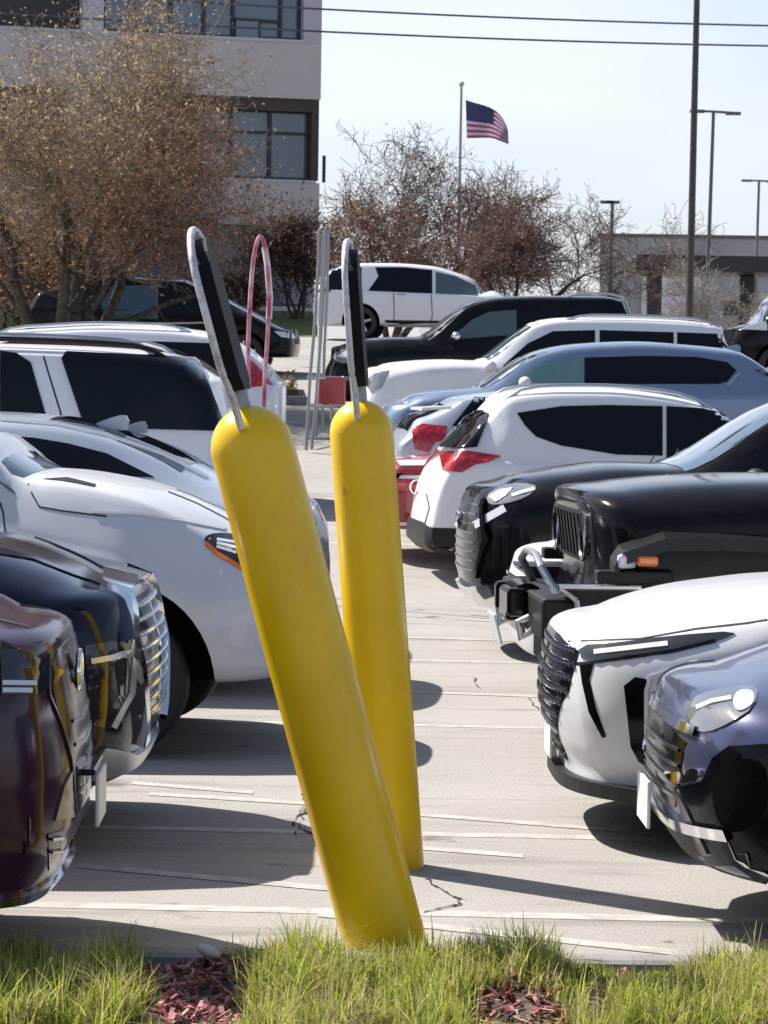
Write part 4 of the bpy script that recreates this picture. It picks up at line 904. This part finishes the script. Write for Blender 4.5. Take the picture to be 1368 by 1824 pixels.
# ------------------------------------------------------------------ kerbed bed half way up the lot, bank below the office
kx = T(553, 710, 47).x
kerb = mat('kerb concrete', (.26, .25, .24), .9, noise=(6, (.15, .14, .13), .4, .7)); soil = mat('bed soil', (.07, .05, .035), .95, noise=(8, (.12, .09, .05), .4, .6))
o = MB().box(((-18 + kx) / 2, 47, G(47) + .06), (18 + kx, .22, .16), None, .03).build('kerb', kerb); tag(o, kind='structure')
o = MB().box(((-18 + kx) / 2 - .1, 48.6, G(48.6) + .03), (18 + kx - .2, 3.0, .2)).build('planting_bed', soil); tag(o, kind='structure')
def leaf_cloud(name, pts, size, mats, parent=None, squash=1, rnd=random):
    vs, fs, mi = [], [], []
    for p in pts:
        a = Vector((rnd.gauss(0, 1), rnd.gauss(0, 1), rnd.gauss(0, 1) * squash)); a = a.normalized() if a.length > .01 else Vector((1, 0, 0))
        b = a.orthogonal().normalized(); b = (Matrix.Rotation(rnd.uniform(0, 6.3), 3, a) @ b); k = size * rnd.uniform(.6, 1.4)
        c = a.cross(b); n = len(vs); p = Vector(p)
        vs += [p - b*k, p + c*k*.4, p + b*k, p - c*k*.4]; fs.append((n, n+1, n+2, n+3)); mi.append(rnd.randrange(len(mats)))
    me = bpy.data.meshes.new(name); me.from_pydata([tuple(v) for v in vs], [], fs)
    o = link(name, me, mats, parent)
    me.polygons.foreach_set('material_index', mi); return o
def leafmat(name, c, tr=.35):
    m = bpy.data.materials.new(name); m.use_nodes = True; n = m.node_tree; b = n.nodes['Principled BSDF']; b.inputs['Base Color'].default_value = (*c, 1); b.inputs['Roughness'].default_value = .6; b.inputs['Specular IOR Level'].default_value = .25
    t = n.nodes.new('ShaderNodeBsdfTranslucent'); t.inputs[0].default_value = (*c, 1); x = n.nodes.new('ShaderNodeMixShader'); x.inputs[0].default_value = tr
    n.links.new(b.outputs[0], x.inputs[1]); n.links.new(t.outputs[0], x.inputs[2]); n.links.new(x.outputs[0], n.nodes['Material Output'].inputs[0]); return m
rnd = random.Random(3)
lm = [leafmat('dry leaf', (.16, .09, .04)), leafmat('bed green', (.07, .09, .03)), leafmat('pale stem', (.25, .2, .13))]
o = leaf_cloud('low_planting', [(rnd.uniform(-9, kx - .3), rnd.uniform(47.3, 50), G(48.5) + .13 + abs(rnd.gauss(0, .12))) for _ in range(2600)], .06, lm); tag(o, kind='stuff')
o['label'] = 'dry low planting in the kerbed bed'
# grass bank in front of the office
bm = bmesh.new(); rows = []
for y, z in ((69.5, 2.98), (73, 3.1), (80, 3.95), (86, 4.0)): rows.append([bm.verts.new((x, y, z)) for x in (-60, -30, -10, T(566, 570, y).x)])
for a, b in zip(rows, rows[1:]):
    for i in range(3): bm.faces.new((a[i], a[i+1], b[i+1], b[i]))
me = bpy.data.meshes.new('grass_bank'); bm.to_mesh(me); bm.free(); o = link('grass_bank', me, mat('bank turf', (.07, .12, .02), .9, noise=(3, (.12, .13, .04), .4, .6))); tag(o, kind='structure')

# ------------------------------------------------------------------ office building on the left
wallc = mat('sand stucco', (.62, .555, .52), .85, noise=(.8, (.56, .50, .465), .3, .7), bump=(30, .2, .01)); darkf = mat('bronze frame', (.035, .028, .028), .5); brown = mat('brown reveal', (.07, .045, .04), .7)
og = mat('office glass', (.05, .085, .13), .06, spec=.8, coat=.5, noise=(.25, (.10, .16, .23), .4, .65)); pale = mat('pale pier', (.55, .54, .56), .7)
c0 = T(571, 200, 88.0); wa = R(15); ud = Vector((-math.cos(wa), -math.sin(wa), 0)); nd = Vector((ud.y, -ud.x, 0))
if nd.y > 0: nd = -nd
def BP(u, v):
    o, d = ray(u, v); t = (c0 - o).dot(nd) / d.dot(nd); p = o + d * t - c0; return p.dot(ud), (o + d * t).z
bl = empty('office_building', (c0.x, c0.y, 3.0)); tag(bl, 'sand coloured office block with banded windows behind the left hand tree', 'building')
BM_ = Matrix((( ud.x, -nd.x, 0, 0), (ud.y, -nd.y, 0, 0), (0, 0, 1, 0), (0, 0, 0, 1)))      # columns: along the wall, into the building, up
def bbox(name, u0, u1, z0, z1, d0, d1, m, par=None, bev=0):
    """box from u0..u1 along the wall, z0..z1, d0..d1 behind the face"""
    mb = MB(); c = Vector(((u0+u1)/2, (d0+d1)/2, (z0+z1)/2 - 3.0)); mb.box(c, (abs(u1-u0), abs(d1-d0), abs(z1-z0)), None, bev)
    for v in mb.bm.verts: v.co = BM_ @ v.co
    return mb.build(name, m, par or bl)
zA = BP(560, 78)[1]; zB = BP(560, 177)[1]; zC = BP(560, 326)[1]; zD = BP(560, 404)[1]; WL = 26
bbox('core_wall', 0.4, WL, 3.2, 24, .75, 14, darkf)
bbox('side_wall', 0, .38, 3.2, 24, .5, 14, wallc)
bbox('spandrel', 0, WL, zB, zA, 0, .72, wallc); bbox('spandrel', 0, WL, zD, zC, 0, .72, wallc); bbox('spandrel', 0, WL, zA + 4.1 - (zA - zB) + 0.02, zA + 4.1 + .6, 0, .72, wallc)
bbox('spandrel', 0, WL, 3.2, 4.3, 0, .72, wallc)
def ux(u, v=200): return BP(u, v)[0]
bbox('sill_trim', ux(541, 70), WL, zA, zA + .09, -.04, .3, pale); bbox('sill_trim', ux(560, 326), WL, zC, zC + .07, -.04, .3, pale)
top_z = zA + 4.1 - (zA - zB)
bbox('corner_pier', 0, ux(541, 40), zA + .004, top_z, .0, .72, mat('lilac pier', (.5, .47, .5), .7))
bbox('pier', ux(185, 40), ux(148, 40), zA + .1, top_z, .02, .72, pale); bbox('pier', ux(208, 250), ux(120, 250), zC + .08, zB, .02, .72, wallc); bbox('pier', 15.5, 17, zA + .1, top_z, .02, .72, wallc); bbox('pier', 15.5, 17, zC + .08, zB, .02, .72, wallc)
bbox('reveal', 0.02, ux(556, 250), zC + .08, zB, .1, .72, brown); bbox('window_head', ux(556, 250), 14, zB - .38, zB - .003, .1, .6, brown)
def windows(us, z0, z1, zt=None, d=.5):
    for a, b in zip(us, us[1:]):
        f = bbox('window', a + .03, b - .03, z0, z1, d, d + .06, og)
        bbox('frame', a - .05, a + .05, z0, z1, d - .12, d - .004, darkf, f)
        bbox('frame', a + .05, b - .05, z0, z0 + .09, d - .1, d - .004, darkf, f)
        if zt: bbox('frame', a + .05, b - .05, zt, zt + .08, d - .1, d - .004, darkf, f)
windows([ux(x, 40) for x in (540, 505, 420, 368, 308, 246, 190)], zA + .1, top_z, None)
f = bbox('opening_window', ux(468, 55), ux(424, 55), zA + .1, zA + .62, .3, .37, og); bbox('frame', ux(470, 55), ux(424, 55), zA + .62, zA + .70, .28, .4, darkf, f); bbox('frame', ux(468, 55), ux(464, 55), zA + .1, zA + .62, .28, .4, darkf, f); bbox('transom', ux(505, 40), ux(420, 40), zA + .62, zA + .70, .38, .49, darkf)
windows([ux(x, 250) for x in (556, 486, 416, 348, 280, 212)], zC + .08, zB - .38, BP(520, 238)[1])
windows([12.2, 13.7, 15.3], zA + .1, top_z); windows([17.2, 19.5, 22, 25], zC + .08, zB); windows([17.2, 19.5, 22, 25], zA + .1, top_z)
windows([.3, 2.2, 4.1, 6.0, 7.9, 9.8, 11.7, 13.6, 16], 4.3, zD - .004, 5.6)
MB().box((.12, .3, BP(574, 300)[1] - 3.0), (.1, .3, .8), None, .02).build('wall_lamp', darkf, bl)

# ------------------------------------------------------------------ low building, canopy on the right
rb = empty('warehouse', (T(1220, 500, 132).x, 134, 3.0)); tag(rb, 'long low grey building on the horizon at the right', 'building')
x0 = T(1072, 430, 132).x - rb.location.x; zt = T(1150, 421, 132).z - 3
MB().box((x0 + 14, 4, zt/2), (28, 10, zt)).build('wall', mat('grey cladding', (.36, .36, .37), .8, noise=(.6, (.31, .31, .32), .4, .6)), rb); MB().box((x0 + 14, 4, zt + .08), (28.3, 10.3, .16)).build('roof_edge', mat('roof edge', (.10, .10, .11), .7), rb)
MB().box((x0 + 3.2, -1.6, zt*.42), (2.6, 1, zt*.8)).build('entrance_bay', pale, rb)
MB().prism([Vector((x0 + a, -2.2, z)) for a, z in ((1.9, zt*.62), (3.6, zt*.86), (4.5, zt*.86), (4.5, zt*.62))], (0, .5, 0)).build('gable', pale, rb)
for i in range(5): MB().box((x0 + 6.2 + i*1.5, -1.07, zt*.42), (1.0, .12, 1.3)).build('window', darkf, rb)
ca = empty('fuel_canopy', (T(1240, 480, 98).x, 98, 3.0)); tag(ca, 'dark flat canopy on thick black posts in front of the long grey building', 'canopy')
x1 = T(1122, 470, 98).x - ca.location.x; za = T(1122, 487, 98).z - 3; zb_ = T(1122, 459, 98).z - 3
MB().box((x1 + 6, 0, (za + zb_)/2), (12, 5, zb_ - za), None, .03).build('canopy_roof', mat('canopy fascia', (.02, .02, .024), .5), ca)
for u in (1165, 1330): MB().box((T(u, 500, 98).x - ca.location.x, 0, za/2), (.5, .5, za), None, .05).build('canopy_post', darkf, ca)
MB().box((x1 + 7, 3.2, za * .28), (13, .2, za*.56)).build('low_wall', mat('pale low wall', (.55, .54, .55), .8), ca)

# ------------------------------------------------------------------ poles, lines, flag
polem = mat('bronze pole', (.045, .032, .03), .5, noise=(5, (.07, .05, .045), .4, .7)); poleg = mat('grey pole', (.12, .12, .125), .5)
def pole(label, pts, D, r, m=polem, arms=None, head=None, cat='lamp post', name='lamp_post'):
    b = T(*pts[0], D); z0 = G(D); rt = empty(name, (b.x, D, z0)); tag(rt, label, cat)
    t = T(*pts[1], D)
    MB().tube([Vector((0, 0, 0)), t - Vector(rt.location)], [r, r * .72], 12).build('pole', m, rt)
    for (u0, v0, u1, v1) in arms or []:
        a, b2 = T(u0, v0, D) - Vector(rt.location), T(u1, v1, D) - Vector(rt.location)
        MB().tube([a, b2], r * .55, 8).build('arm', m, rt)
        for p in ((a, b2) if head else ()): MB().box(p + Vector((0, 0, -.02)), (.45, .25, .09), None, .02).build('lamp_head', m, rt)
    return rt
pole('tall dark brown pole running out of the top of the picture', ((1228, 545), (1245, -160)), 58, .078, polem, [(1225, -158, 1262, -156)], 1)
pole('slim grey lamp post with a level cross arm, beside the tall brown pole', ((1257, 560), (1271, 198)), 88, .07, poleg, [(1242, 197, 1306, 201)], 1)
pole('distant lamp post with cross arm at the right edge', ((1346, 440), (1352, 322)), 125, .075, poleg, [(1330, 321, 1376, 323)], 1)
pole('short lamp post with a single head beside the long grey building', ((1086, 540), (1091, 358)), 92, .07, poleg, [(1091, 359, 1082, 359)], 1)
for i, (ya, yb) in enumerate(((16, 46), (56, 82))):
    pts = []
    for k in range(41):
        t = k / 40; u = lerp(-500, 2400, t); v = ya + (yb - ya) * (u - 575) / 793 + 40 * ((u - 950) / 1450) ** 2 * -1 + 3; p = T(u, v, 84); pts.append(p)
    o = MB().tube(pts, .028, 6).build('power_line', mat('cable %d' % i, (.10, .09, .12), .6)); tag(o, ['upper of two cables crossing the sky', 'lower of two cables crossing the sky'][i], 'cable', 'overhead cables')
D = 100; fp = empty('flagpole', (T(818, 330, D).x, D, G(D))); tag(fp, 'slim white flagpole rising behind the bare trees', 'flagpole')
t = T(822, 154, D) - Vector(fp.location); MB().tube([Vector((0, 0, 0)), t], [.075, .045], 10).build('pole', mat('flagpole grey', (.42, .42, .45), .4, .3), fp); MB().ball(t + Vector((0, 0, .08)), .1).build('finial', hoopm, fp)
top = [(829.5, 178), (845, 183), (860, 187), (872, 191), (884, 198), (894, 209), (901, 221), (905, 233)]; bot = [(831.5, 246), (845, 246), (860, 245.5), (872, 245.5), (882, 247.5), (891, 251), (899, 254), (906, 257)]
NU, NV = 42, 26
def along(c, t):
    x = t * (len(c) - 1); i = min(int(x), len(c) - 2); return Vector((*c[i], 0)).lerp(Vector((*c[i+1], 0)), x - i)
bm = bmesh.new(); gr_ = []
for i in range(NU + 1):
    t = i / NU; a, b = along(top, t), along(bot, t); rw = []
    for j in range(NV + 1):
        p = a.lerp(b, j / NV); rw.append(bm.verts.new(T(p.x, p.y, D - .1 + .22 * math.sin(t * 9 + j * .08) * t)))
    gr_.append(rw)
for i in range(NU):
    for j in range(NV):
        f = bm.faces.new((gr_[i][j], gr_[i+1][j], gr_[i+1][j+1], gr_[i][j+1])); f.smooth = True
        f.material_index = 2 if (j < 14 and i < NU * .52) else (0 if (j // 2) % 2 == 0 else 1)
me = bpy.data.meshes.new('flag'); bm.to_mesh(me); bm.free()
for v in me.vertices: v.co -= Vector((fp.location.x, D, fp.location.z))
o = link('flag', me, [leafmat('flag red', (.42, .17, .22), .5), leafmat('flag white', (.62, .58, .68), .5), leafmat('flag blue', (.12, .12, .24), .4)]); o.location = fp.location
md = o.modifiers.new('t', 'SOLIDIFY'); md.thickness = .01; tag(o, 'striped flag with a dark blue corner flying from the slim pole', 'flag')

# ------------------------------------------------------------------ trees
def tree(name, label, cat, base, H, spread, seed, stems, levels, bark, leaf, leafsize, leafn, twig=.012, r0=.11, lean=(0, 0), leafz=None, group=None, kids=4, up=.35, fork=.0, leafspread=.12, leafsel=None, clear=0, clv=2, thin=None):
    rn = random.Random(seed); V, Fc = [], []; tips = []
    rt = empty(name, base); tag(rt, label, cat, group); FM = []
    def seg(p0, p1, ra, rb, n):
        d = (p1 - p0)
        if d.length < 1e-5: return
        a = d.orthogonal().normalized(); b = d.normalized().cross(a); k = len(V)
        for c, r_ in ((p0, ra), (p1, rb)):
            for i in range(n): th = 2*math.pi*i/n; V.append(tuple(c + a*math.cos(th)*r_ + b*math.sin(th)*r_))
        for i in range(n): j = (i+1) % n; Fc.append((k+i, k+j, k+n+j, k+n+i)); FM.append(0 if ra > .028 else 1)
    def grow(p, d, ln, r, lv):
        if lv >= clv and p.z < clear: return
        if thin and lv >= 2 and rn.random() < thin(p): return
        n = 5 if lv < 3 else 4; rb = r; nn = 7 if lv == 0 else (5 if lv == 1 else (4 if lv == 2 else 3)); pts = [p]
        for i in range(n):
            wob = .16 + .07 * lv
            d = (d + Vector((rn.gauss(0, wob), rn.gauss(0, wob), rn.gauss(0, wob * .7) + (.05 if lv > 1 else 0)))).normalized()
            q = p + d * ln / n; r2 = max(twig * .45, rb * (.86 if lv < 2 else .8)); seg(p, q, rb, r2, nn); p = q; rb = r2; pts.append(p)
            if lv >= levels - 2: tips.append(p.copy())
            if lv < levels and (i > 0 or lv > 0):
                for _ in range(kids if i == n - 1 else (1 if rn.random() < .8 else 2)):
                    az = rn.uniform(0, 2*math.pi); o = d.orthogonal().normalized(); o = Matrix.Rotation(az, 3, d) @ o
                    out = Vector((p.x, p.y, 0)); out = out.normalized() * .25 if out.length > .1 else Vector((0, 0, 0))
                    nd_ = (d * rn.uniform(.5, 1.0) + o * rn.uniform(.6, 1.1) + Vector((0, 0, up * rn.uniform(.2, 1))) + out).normalized()
                    grow(p, nd_, ln * rn.uniform(.5, .72), rb * rn.uniform(.45, .68), lv + 1)
    for k in range(stems):
        az = 2*math.pi*k/stems + rn.uniform(-.4, .4); sl = spread if stems > 1 else .08
        d = Vector((math.cos(az) * sl + lean[0], math.sin(az) * sl + lean[1], 1)).normalized()
        grow(Vector((math.cos(az), math.sin(az), 0)) * .12 * (stems > 1), d, H * rn.uniform(.42, .55), r0 * rn.uniform(.75, 1), 0)
    me = bpy.data.meshes.new('branches'); me.from_pydata(V, [], Fc); me.polygons.foreach_set('use_smooth', [True] * len(Fc))
    link('branches', me, bark if isinstance(bark, (list, tuple)) else [bark, bark], rt); me.polygons.foreach_set('material_index', FM)
    if leaf:
        pp = []
        for _ in range(leafn):
            p = rn.choice(tips)
            if leafz:
                w = leafz(p)
                if rn.random() > w: continue
            pp.append(p + Vector((rn.gauss(0, leafspread), rn.gauss(0, leafspread), rn.gauss(0, leafspread))))
        if leafsel:
            for k_ in (0, 1):
                leaf_cloud('foliage', [p for p in pp if leafsel(p, rn) == k_], leafsize, leaf[k_], rt, 1, rn)
        else: leaf_cloud('foliage', pp, leafsize, leaf, rt, 1, rn)
    return rt, len(V), len(tips)
barkd = mat('dark bark', (.035, .028, .022), .9, noise=(12, (.08, .065, .05), .4, .6)); barkp = mat('pale twig bark', (.16, .115, .08), .8, noise=(5, (.07, .05, .035), .4, .6))
olive = [leafmat('olive bud', (.42, .34, .17)), leafmat('ochre bud', (.50, .36, .19)), leafmat('brown bud', (.20, .13, .08))]
rust = [leafmat('rust leaf', (.36, .17, .08)), leafmat('dry orange leaf', (.44, .24, .13)), leafmat('dark red leaf', (.10, .045, .03))]
wine = [leafmat('wine leaf', (.20, .07, .055)), leafmat('brown red leaf', (.26, .11, .07)), leafmat('dull leaf', (.08, .045, .035))]
barkt = mat('ochre twig', (.26, .19, .13), .8, noise=(4, (.10, .07, .05), .4, .6)); barkw = mat('brown twig', (.10, .06, .045), .85)
barkm = mat('brown bark', (.09, .065, .045), .9, noise=(12, (.16, .12, .08), .4, .6))
bx = T(112, 600, 46)
print(tree('bare_tree', 'big multi stemmed tree with ochre and rust buds on the left', 'tree', (bx.x, 46, G(46)), 7.6, .26, 11, 5, 5, [barkd, barkt], [olive, rust], .034, 30000, .009, .15, leafsel=lambda p, rn: 1 if (p.x * .5 - (p.z - 3.4) * .6 + rn.gauss(0, .5)) > .2 else 0, leafspread=.16, up=.2, kids=1, leafz=lambda p: 1 if p.z > 2.1 else .03, clear=1.9, thin=lambda p: .25 * smooth(1.3, 2.2, p.x) * smooth(3.0, 4.0, p.z))[1:])
bx = T(700, 500, 73)
print(tree('bare_tree', 'rounded bare tree with rusty lower leaves beneath the flag, left of the pair', 'tree', (bx.x, 73, 2.98), 5.9, .5, 5, 4, 4, [barkd, barkw], wine + rust, .05, 6500, .014, .1, leafz=lambda p: 1 if 1.2 < p.z < 3.4 else .12, group='bare trees beneath the flag', up=.25, kids=2)[1:])
bx = T(905, 525, 70)
print(tree('bare_tree', 'low spreading bare tree with open branches, right of the pair beneath the flag', 'tree', (bx.x, 70, 2.98), 4.5, .75, 8, 4, 4, [barkd, barkw], wine, .05, 4200, .014, .085, leafz=lambda p: 1 if (1.2 < p.z < 2.9 and p.x < .8) else .12, group='bare trees beneath the flag', up=.15, kids=2)[1:])
bx = T(530, 545, 78)
tree('shrub', 'dark red shrub against the corner of the office block', 'shrub', (bx.x, 78, 3.7), 3.0, .3, 21, 4, 3, barkd, wine, .06, 4500, .014, .06, leafspread=.2)
bx = T(400, 545, 79)
tree('shrub', 'brown shrub below the office windows, left of the red one', 'shrub', (bx.x, 79, 3.8), 1.5, .8, 22, 4, 3, barkd, wine + olive, .06, 3000, .014, .05, leafspread=.25)
bx = T(20, 545, 66)
tree('shrub', 'ochre brown shrub behind the trunk of the big left tree', 'shrub', (bx.x, 66, 2.8), 3.2, .6, 23, 5, 3, barkd, rust + olive, .07, 9000, .014, .06, leafspread=.22)
bx = T(1262, 560, 62)
tree('bare_tree', 'small leafless tree with pale crooked stems in front of the canopy', 'tree', (bx.x, 62, G(62)), 2.1, .7, 31, 3, 3, mat('grey bark', (.2, .18, .16), .8), olive, .03, 500, .01, .05)
bx = T(1290, 450, 118)
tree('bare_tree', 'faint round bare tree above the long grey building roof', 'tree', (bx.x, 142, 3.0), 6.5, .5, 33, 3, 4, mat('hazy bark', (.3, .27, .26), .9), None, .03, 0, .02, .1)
bx = T(1100, 900, 23.6)
tree('sapling', 'thin twiggy sapling in front of the parked utility vehicles', 'tree', (bx.x, 23.6, 0), 2.9, .06, 44, 3, 2, barkw, None, .01, 0, .005, .014, kids=1, up=.9, clear=1.75, clv=1)

# ------------------------------------------------------------------ grass bed in front
rnd = random.Random(17)
def bed_z(x, y): return .075 + .03 * math.sin(x * 3.1 + 1) * math.sin(y * 2.3) + .02 * math.sin(x * 9 + y * 5) - .08 * smooth(8.45, 8.8, y)
bm = bmesh.new(); rows = []
for j in range(41):
    y = 5.0 + 3.8 * j / 40; rows.append([bm.verts.new((-4 + 8 * i / 80, y, bed_z(-4 + 8 * i / 80, y))) for i in range(81)])
for a, b in zip(rows, rows[1:]):
    for i in range(80): f = bm.faces.new((a[i], a[i+1], b[i+1], b[i])); f.smooth = True
me = bpy.data.meshes.new('bed_soil'); bm.to_mesh(me); bm.free(); o = link('bed_soil', me, mat('mulched soil', (.05, .03, .025), .95, noise=(25, (.14, .09, .06), .45, .65), bump=(40, .8, .02))); tag(o, kind='structure')
mb = MB()
for i in range(26):
    pass
kb = MB(); prev = None
for i in range(61):
    x = -4 + 8 * i / 60; pr = [(x, 8.74, -.02), (x, 8.74, .04), (x, 8.76, .05), (x, 8.85, .05), (x, 8.875, .04), (x, 8.88, -.02)]
    cur = [kb.bm.verts.new(p) for p in pr]
    if prev:
        for k in range(5): f = kb.bm.faces.new((prev[k], prev[k+1], cur[k+1], cur[k]))
    prev = cur
def px_of(p):
    q = CM.inverted() @ Vector(p); return CX + F * q.x / -q.z, CY - F * q.y / -q.z
ENV = [(-80, 1650), (0, 1648), (100, 1662), (185, 1655), (225, 1600), (280, 1615), (340, 1625), (400, 1640), (450, 1660), (520, 1630), (580, 1650), (640, 1668), (700, 1665), (800, 1640), (860, 1640), (960, 1632), (1010, 1690), (1100, 1712), (1200, 1725), (1260, 1680), (1320, 1650), (1368, 1635), (1450, 1640)]
def bare(u, v):
    if ((u - 345) / 118) ** 2 + ((v - 1750) / 52) ** 2 < 1: return True
    if ((u - 915) / 92) ** 2 + ((v - 1808) / 52) ** 2 < 1: return True
    return 285 < u < 405 and v > 1770
V, Fc, MI = [], [], []
def blade(p, h, lean, w, mi):
    d = Vector((math.cos(lean[0]), math.sin(lean[0]), 0)); sx = Vector((-d.y, d.x, 0)); sx = (sx + Vector((rnd.uniform(.4, 1), 0, 0))).normalized(); k = len(V)
    for i in range(4):
        t = i / 3; q = p + Vector((0, 0, h * t * (1 - .25 * lean[1] * t))) + d * h * lean[1] * t * t; ww = w * (1 - t * .85)
        V.extend([tuple(q - sx * ww), tuple(q + sx * ww)])
    for i in range(3): Fc.append((k + 2*i, k + 2*i + 1, k + 2*i + 3, k + 2*i + 2)); MI.append(mi)
n = 0
for _ in range(1700):
    x, y = rnd.uniform(-1.55, 1.55), rnd.uniform(7.35, 8.8); p = Vector((x, y, bed_z(x, y))); u, v = px_of(p)
    if bare(u, v): continue
    env = interp(ENV, u); s_ = F / y
    if v > 1790 and (225 < u < 450 or 820 < u < 1010): env = max(env, 1795)
    if v > 1770: env = max(env, v - 120)
    hmax = max(.025, min(.17, (v - env) / s_ * 1.08)); tall = rnd.uniform(.6, 1.15)
    cl = .5 + .5 * math.sin(x * 17 + math.sin(y * 11) * 2) * math.sin(y * 13 + x * 5)
    if cl < .2: continue
    hmax *= .55 + .6 * cl
    dry = rnd.random() < .12 + .4 * (1 - cl)
    for k in range(rnd.randint(18, 34)):
        q = p + Vector((rnd.gauss(0, .022), rnd.gauss(0, .022), -.01)); h = hmax * tall * rnd.uniform(.5, 1.12)
        mi = rnd.choice((3, 2, 3, 1) if dry else (0, 1, 1, 2, 0, 3, 1)) 
        blade(q, h, (rnd.uniform(0, 6.28), abs(rnd.gauss(0, .7))), rnd.uniform(.002, .0046), mi)
me = bpy.data.meshes.new('grass'); me.from_pydata(V, [], Fc)
o = link('grass', me, [leafmat('grass green', (.15, .22, .03), .45), leafmat('grass yellow green', (.38, .42, .06), .45), leafmat('grass pale', (.55, .54, .18), .45), leafmat('straw', (.42, .34, .2), .3)]); me.polygons.foreach_set('material_index', MI)
tag(o, kind='stuff'); o['label'] = 'tufted grass with straw in the bed'
V, Fc, MI = [], [], []
for _ in range(5200):
    x, y = rnd.uniform(-1.4, 1.4), rnd.uniform(7.4, 8.7); u, v = px_of((x, y, bed_z(x, y)))
    if not bare(u, v) and rnd.random() < .85: continue
    c = Vector((x, y, bed_z(x, y) + rnd.uniform(.0, .02))); Mx = Matrix.Translation(c) @ Matrix.Rotation(rnd.uniform(0, 6.3), 4, 'Z') @ Matrix.Rotation(rnd.gauss(0, .5), 4, 'Y') @ Matrix.Diagonal((rnd.uniform(.008, .026), rnd.uniform(.003, .007), rnd.uniform(.0015, .004), 1))
    k = len(V); V += [tuple(Mx @ Vector((a, b, c2))) for a in (-1, 1) for b in (-1, 1) for c2 in (-1, 1)]
    Fc += [tuple(k + i for i in f) for f in ((0,1,3,2), (4,6,7,5), (0,4,5,1), (2,3,7,6), (0,2,6,4), (1,5,7,3))]; m_ = rnd.choice((0, 0, 1, 2, 3)); MI += [m_] * 6
me = bpy.data.meshes.new('mulch'); me.from_pydata(V, [], Fc)
o = link('mulch', me, [mat('mulch red', (.24, .05, .055), .8), mat('mulch pink', (.42, .18, .18), .8), mat('mulch dark', (.05, .02, .02), .9), mat('mulch tan', (.38, .27, .2), .8)]); me.polygons.foreach_set('material_index', MI)
tag(o, kind='stuff'); o['label'] = 'reddish bark mulch between the tufts'
kb.build('bed_kerb', kerb); tag(bpy.data.objects['bed_kerb'], kind='structure')
rk = MB(); rk.ball(Vector((T(372, 1706, 8.45).x, 8.45, bed_z(-.3, 8.45) + .02)), .035, (1.1, .7, .5), Matrix.Rotation(.4, 4, 'Y')); o = rk.build('stone', mat('pale stone', (.5, .47, .42), .8, bump=(30, .6, .01))); tag(o, 'small pale stone on the red mulch at the left', 'stone')
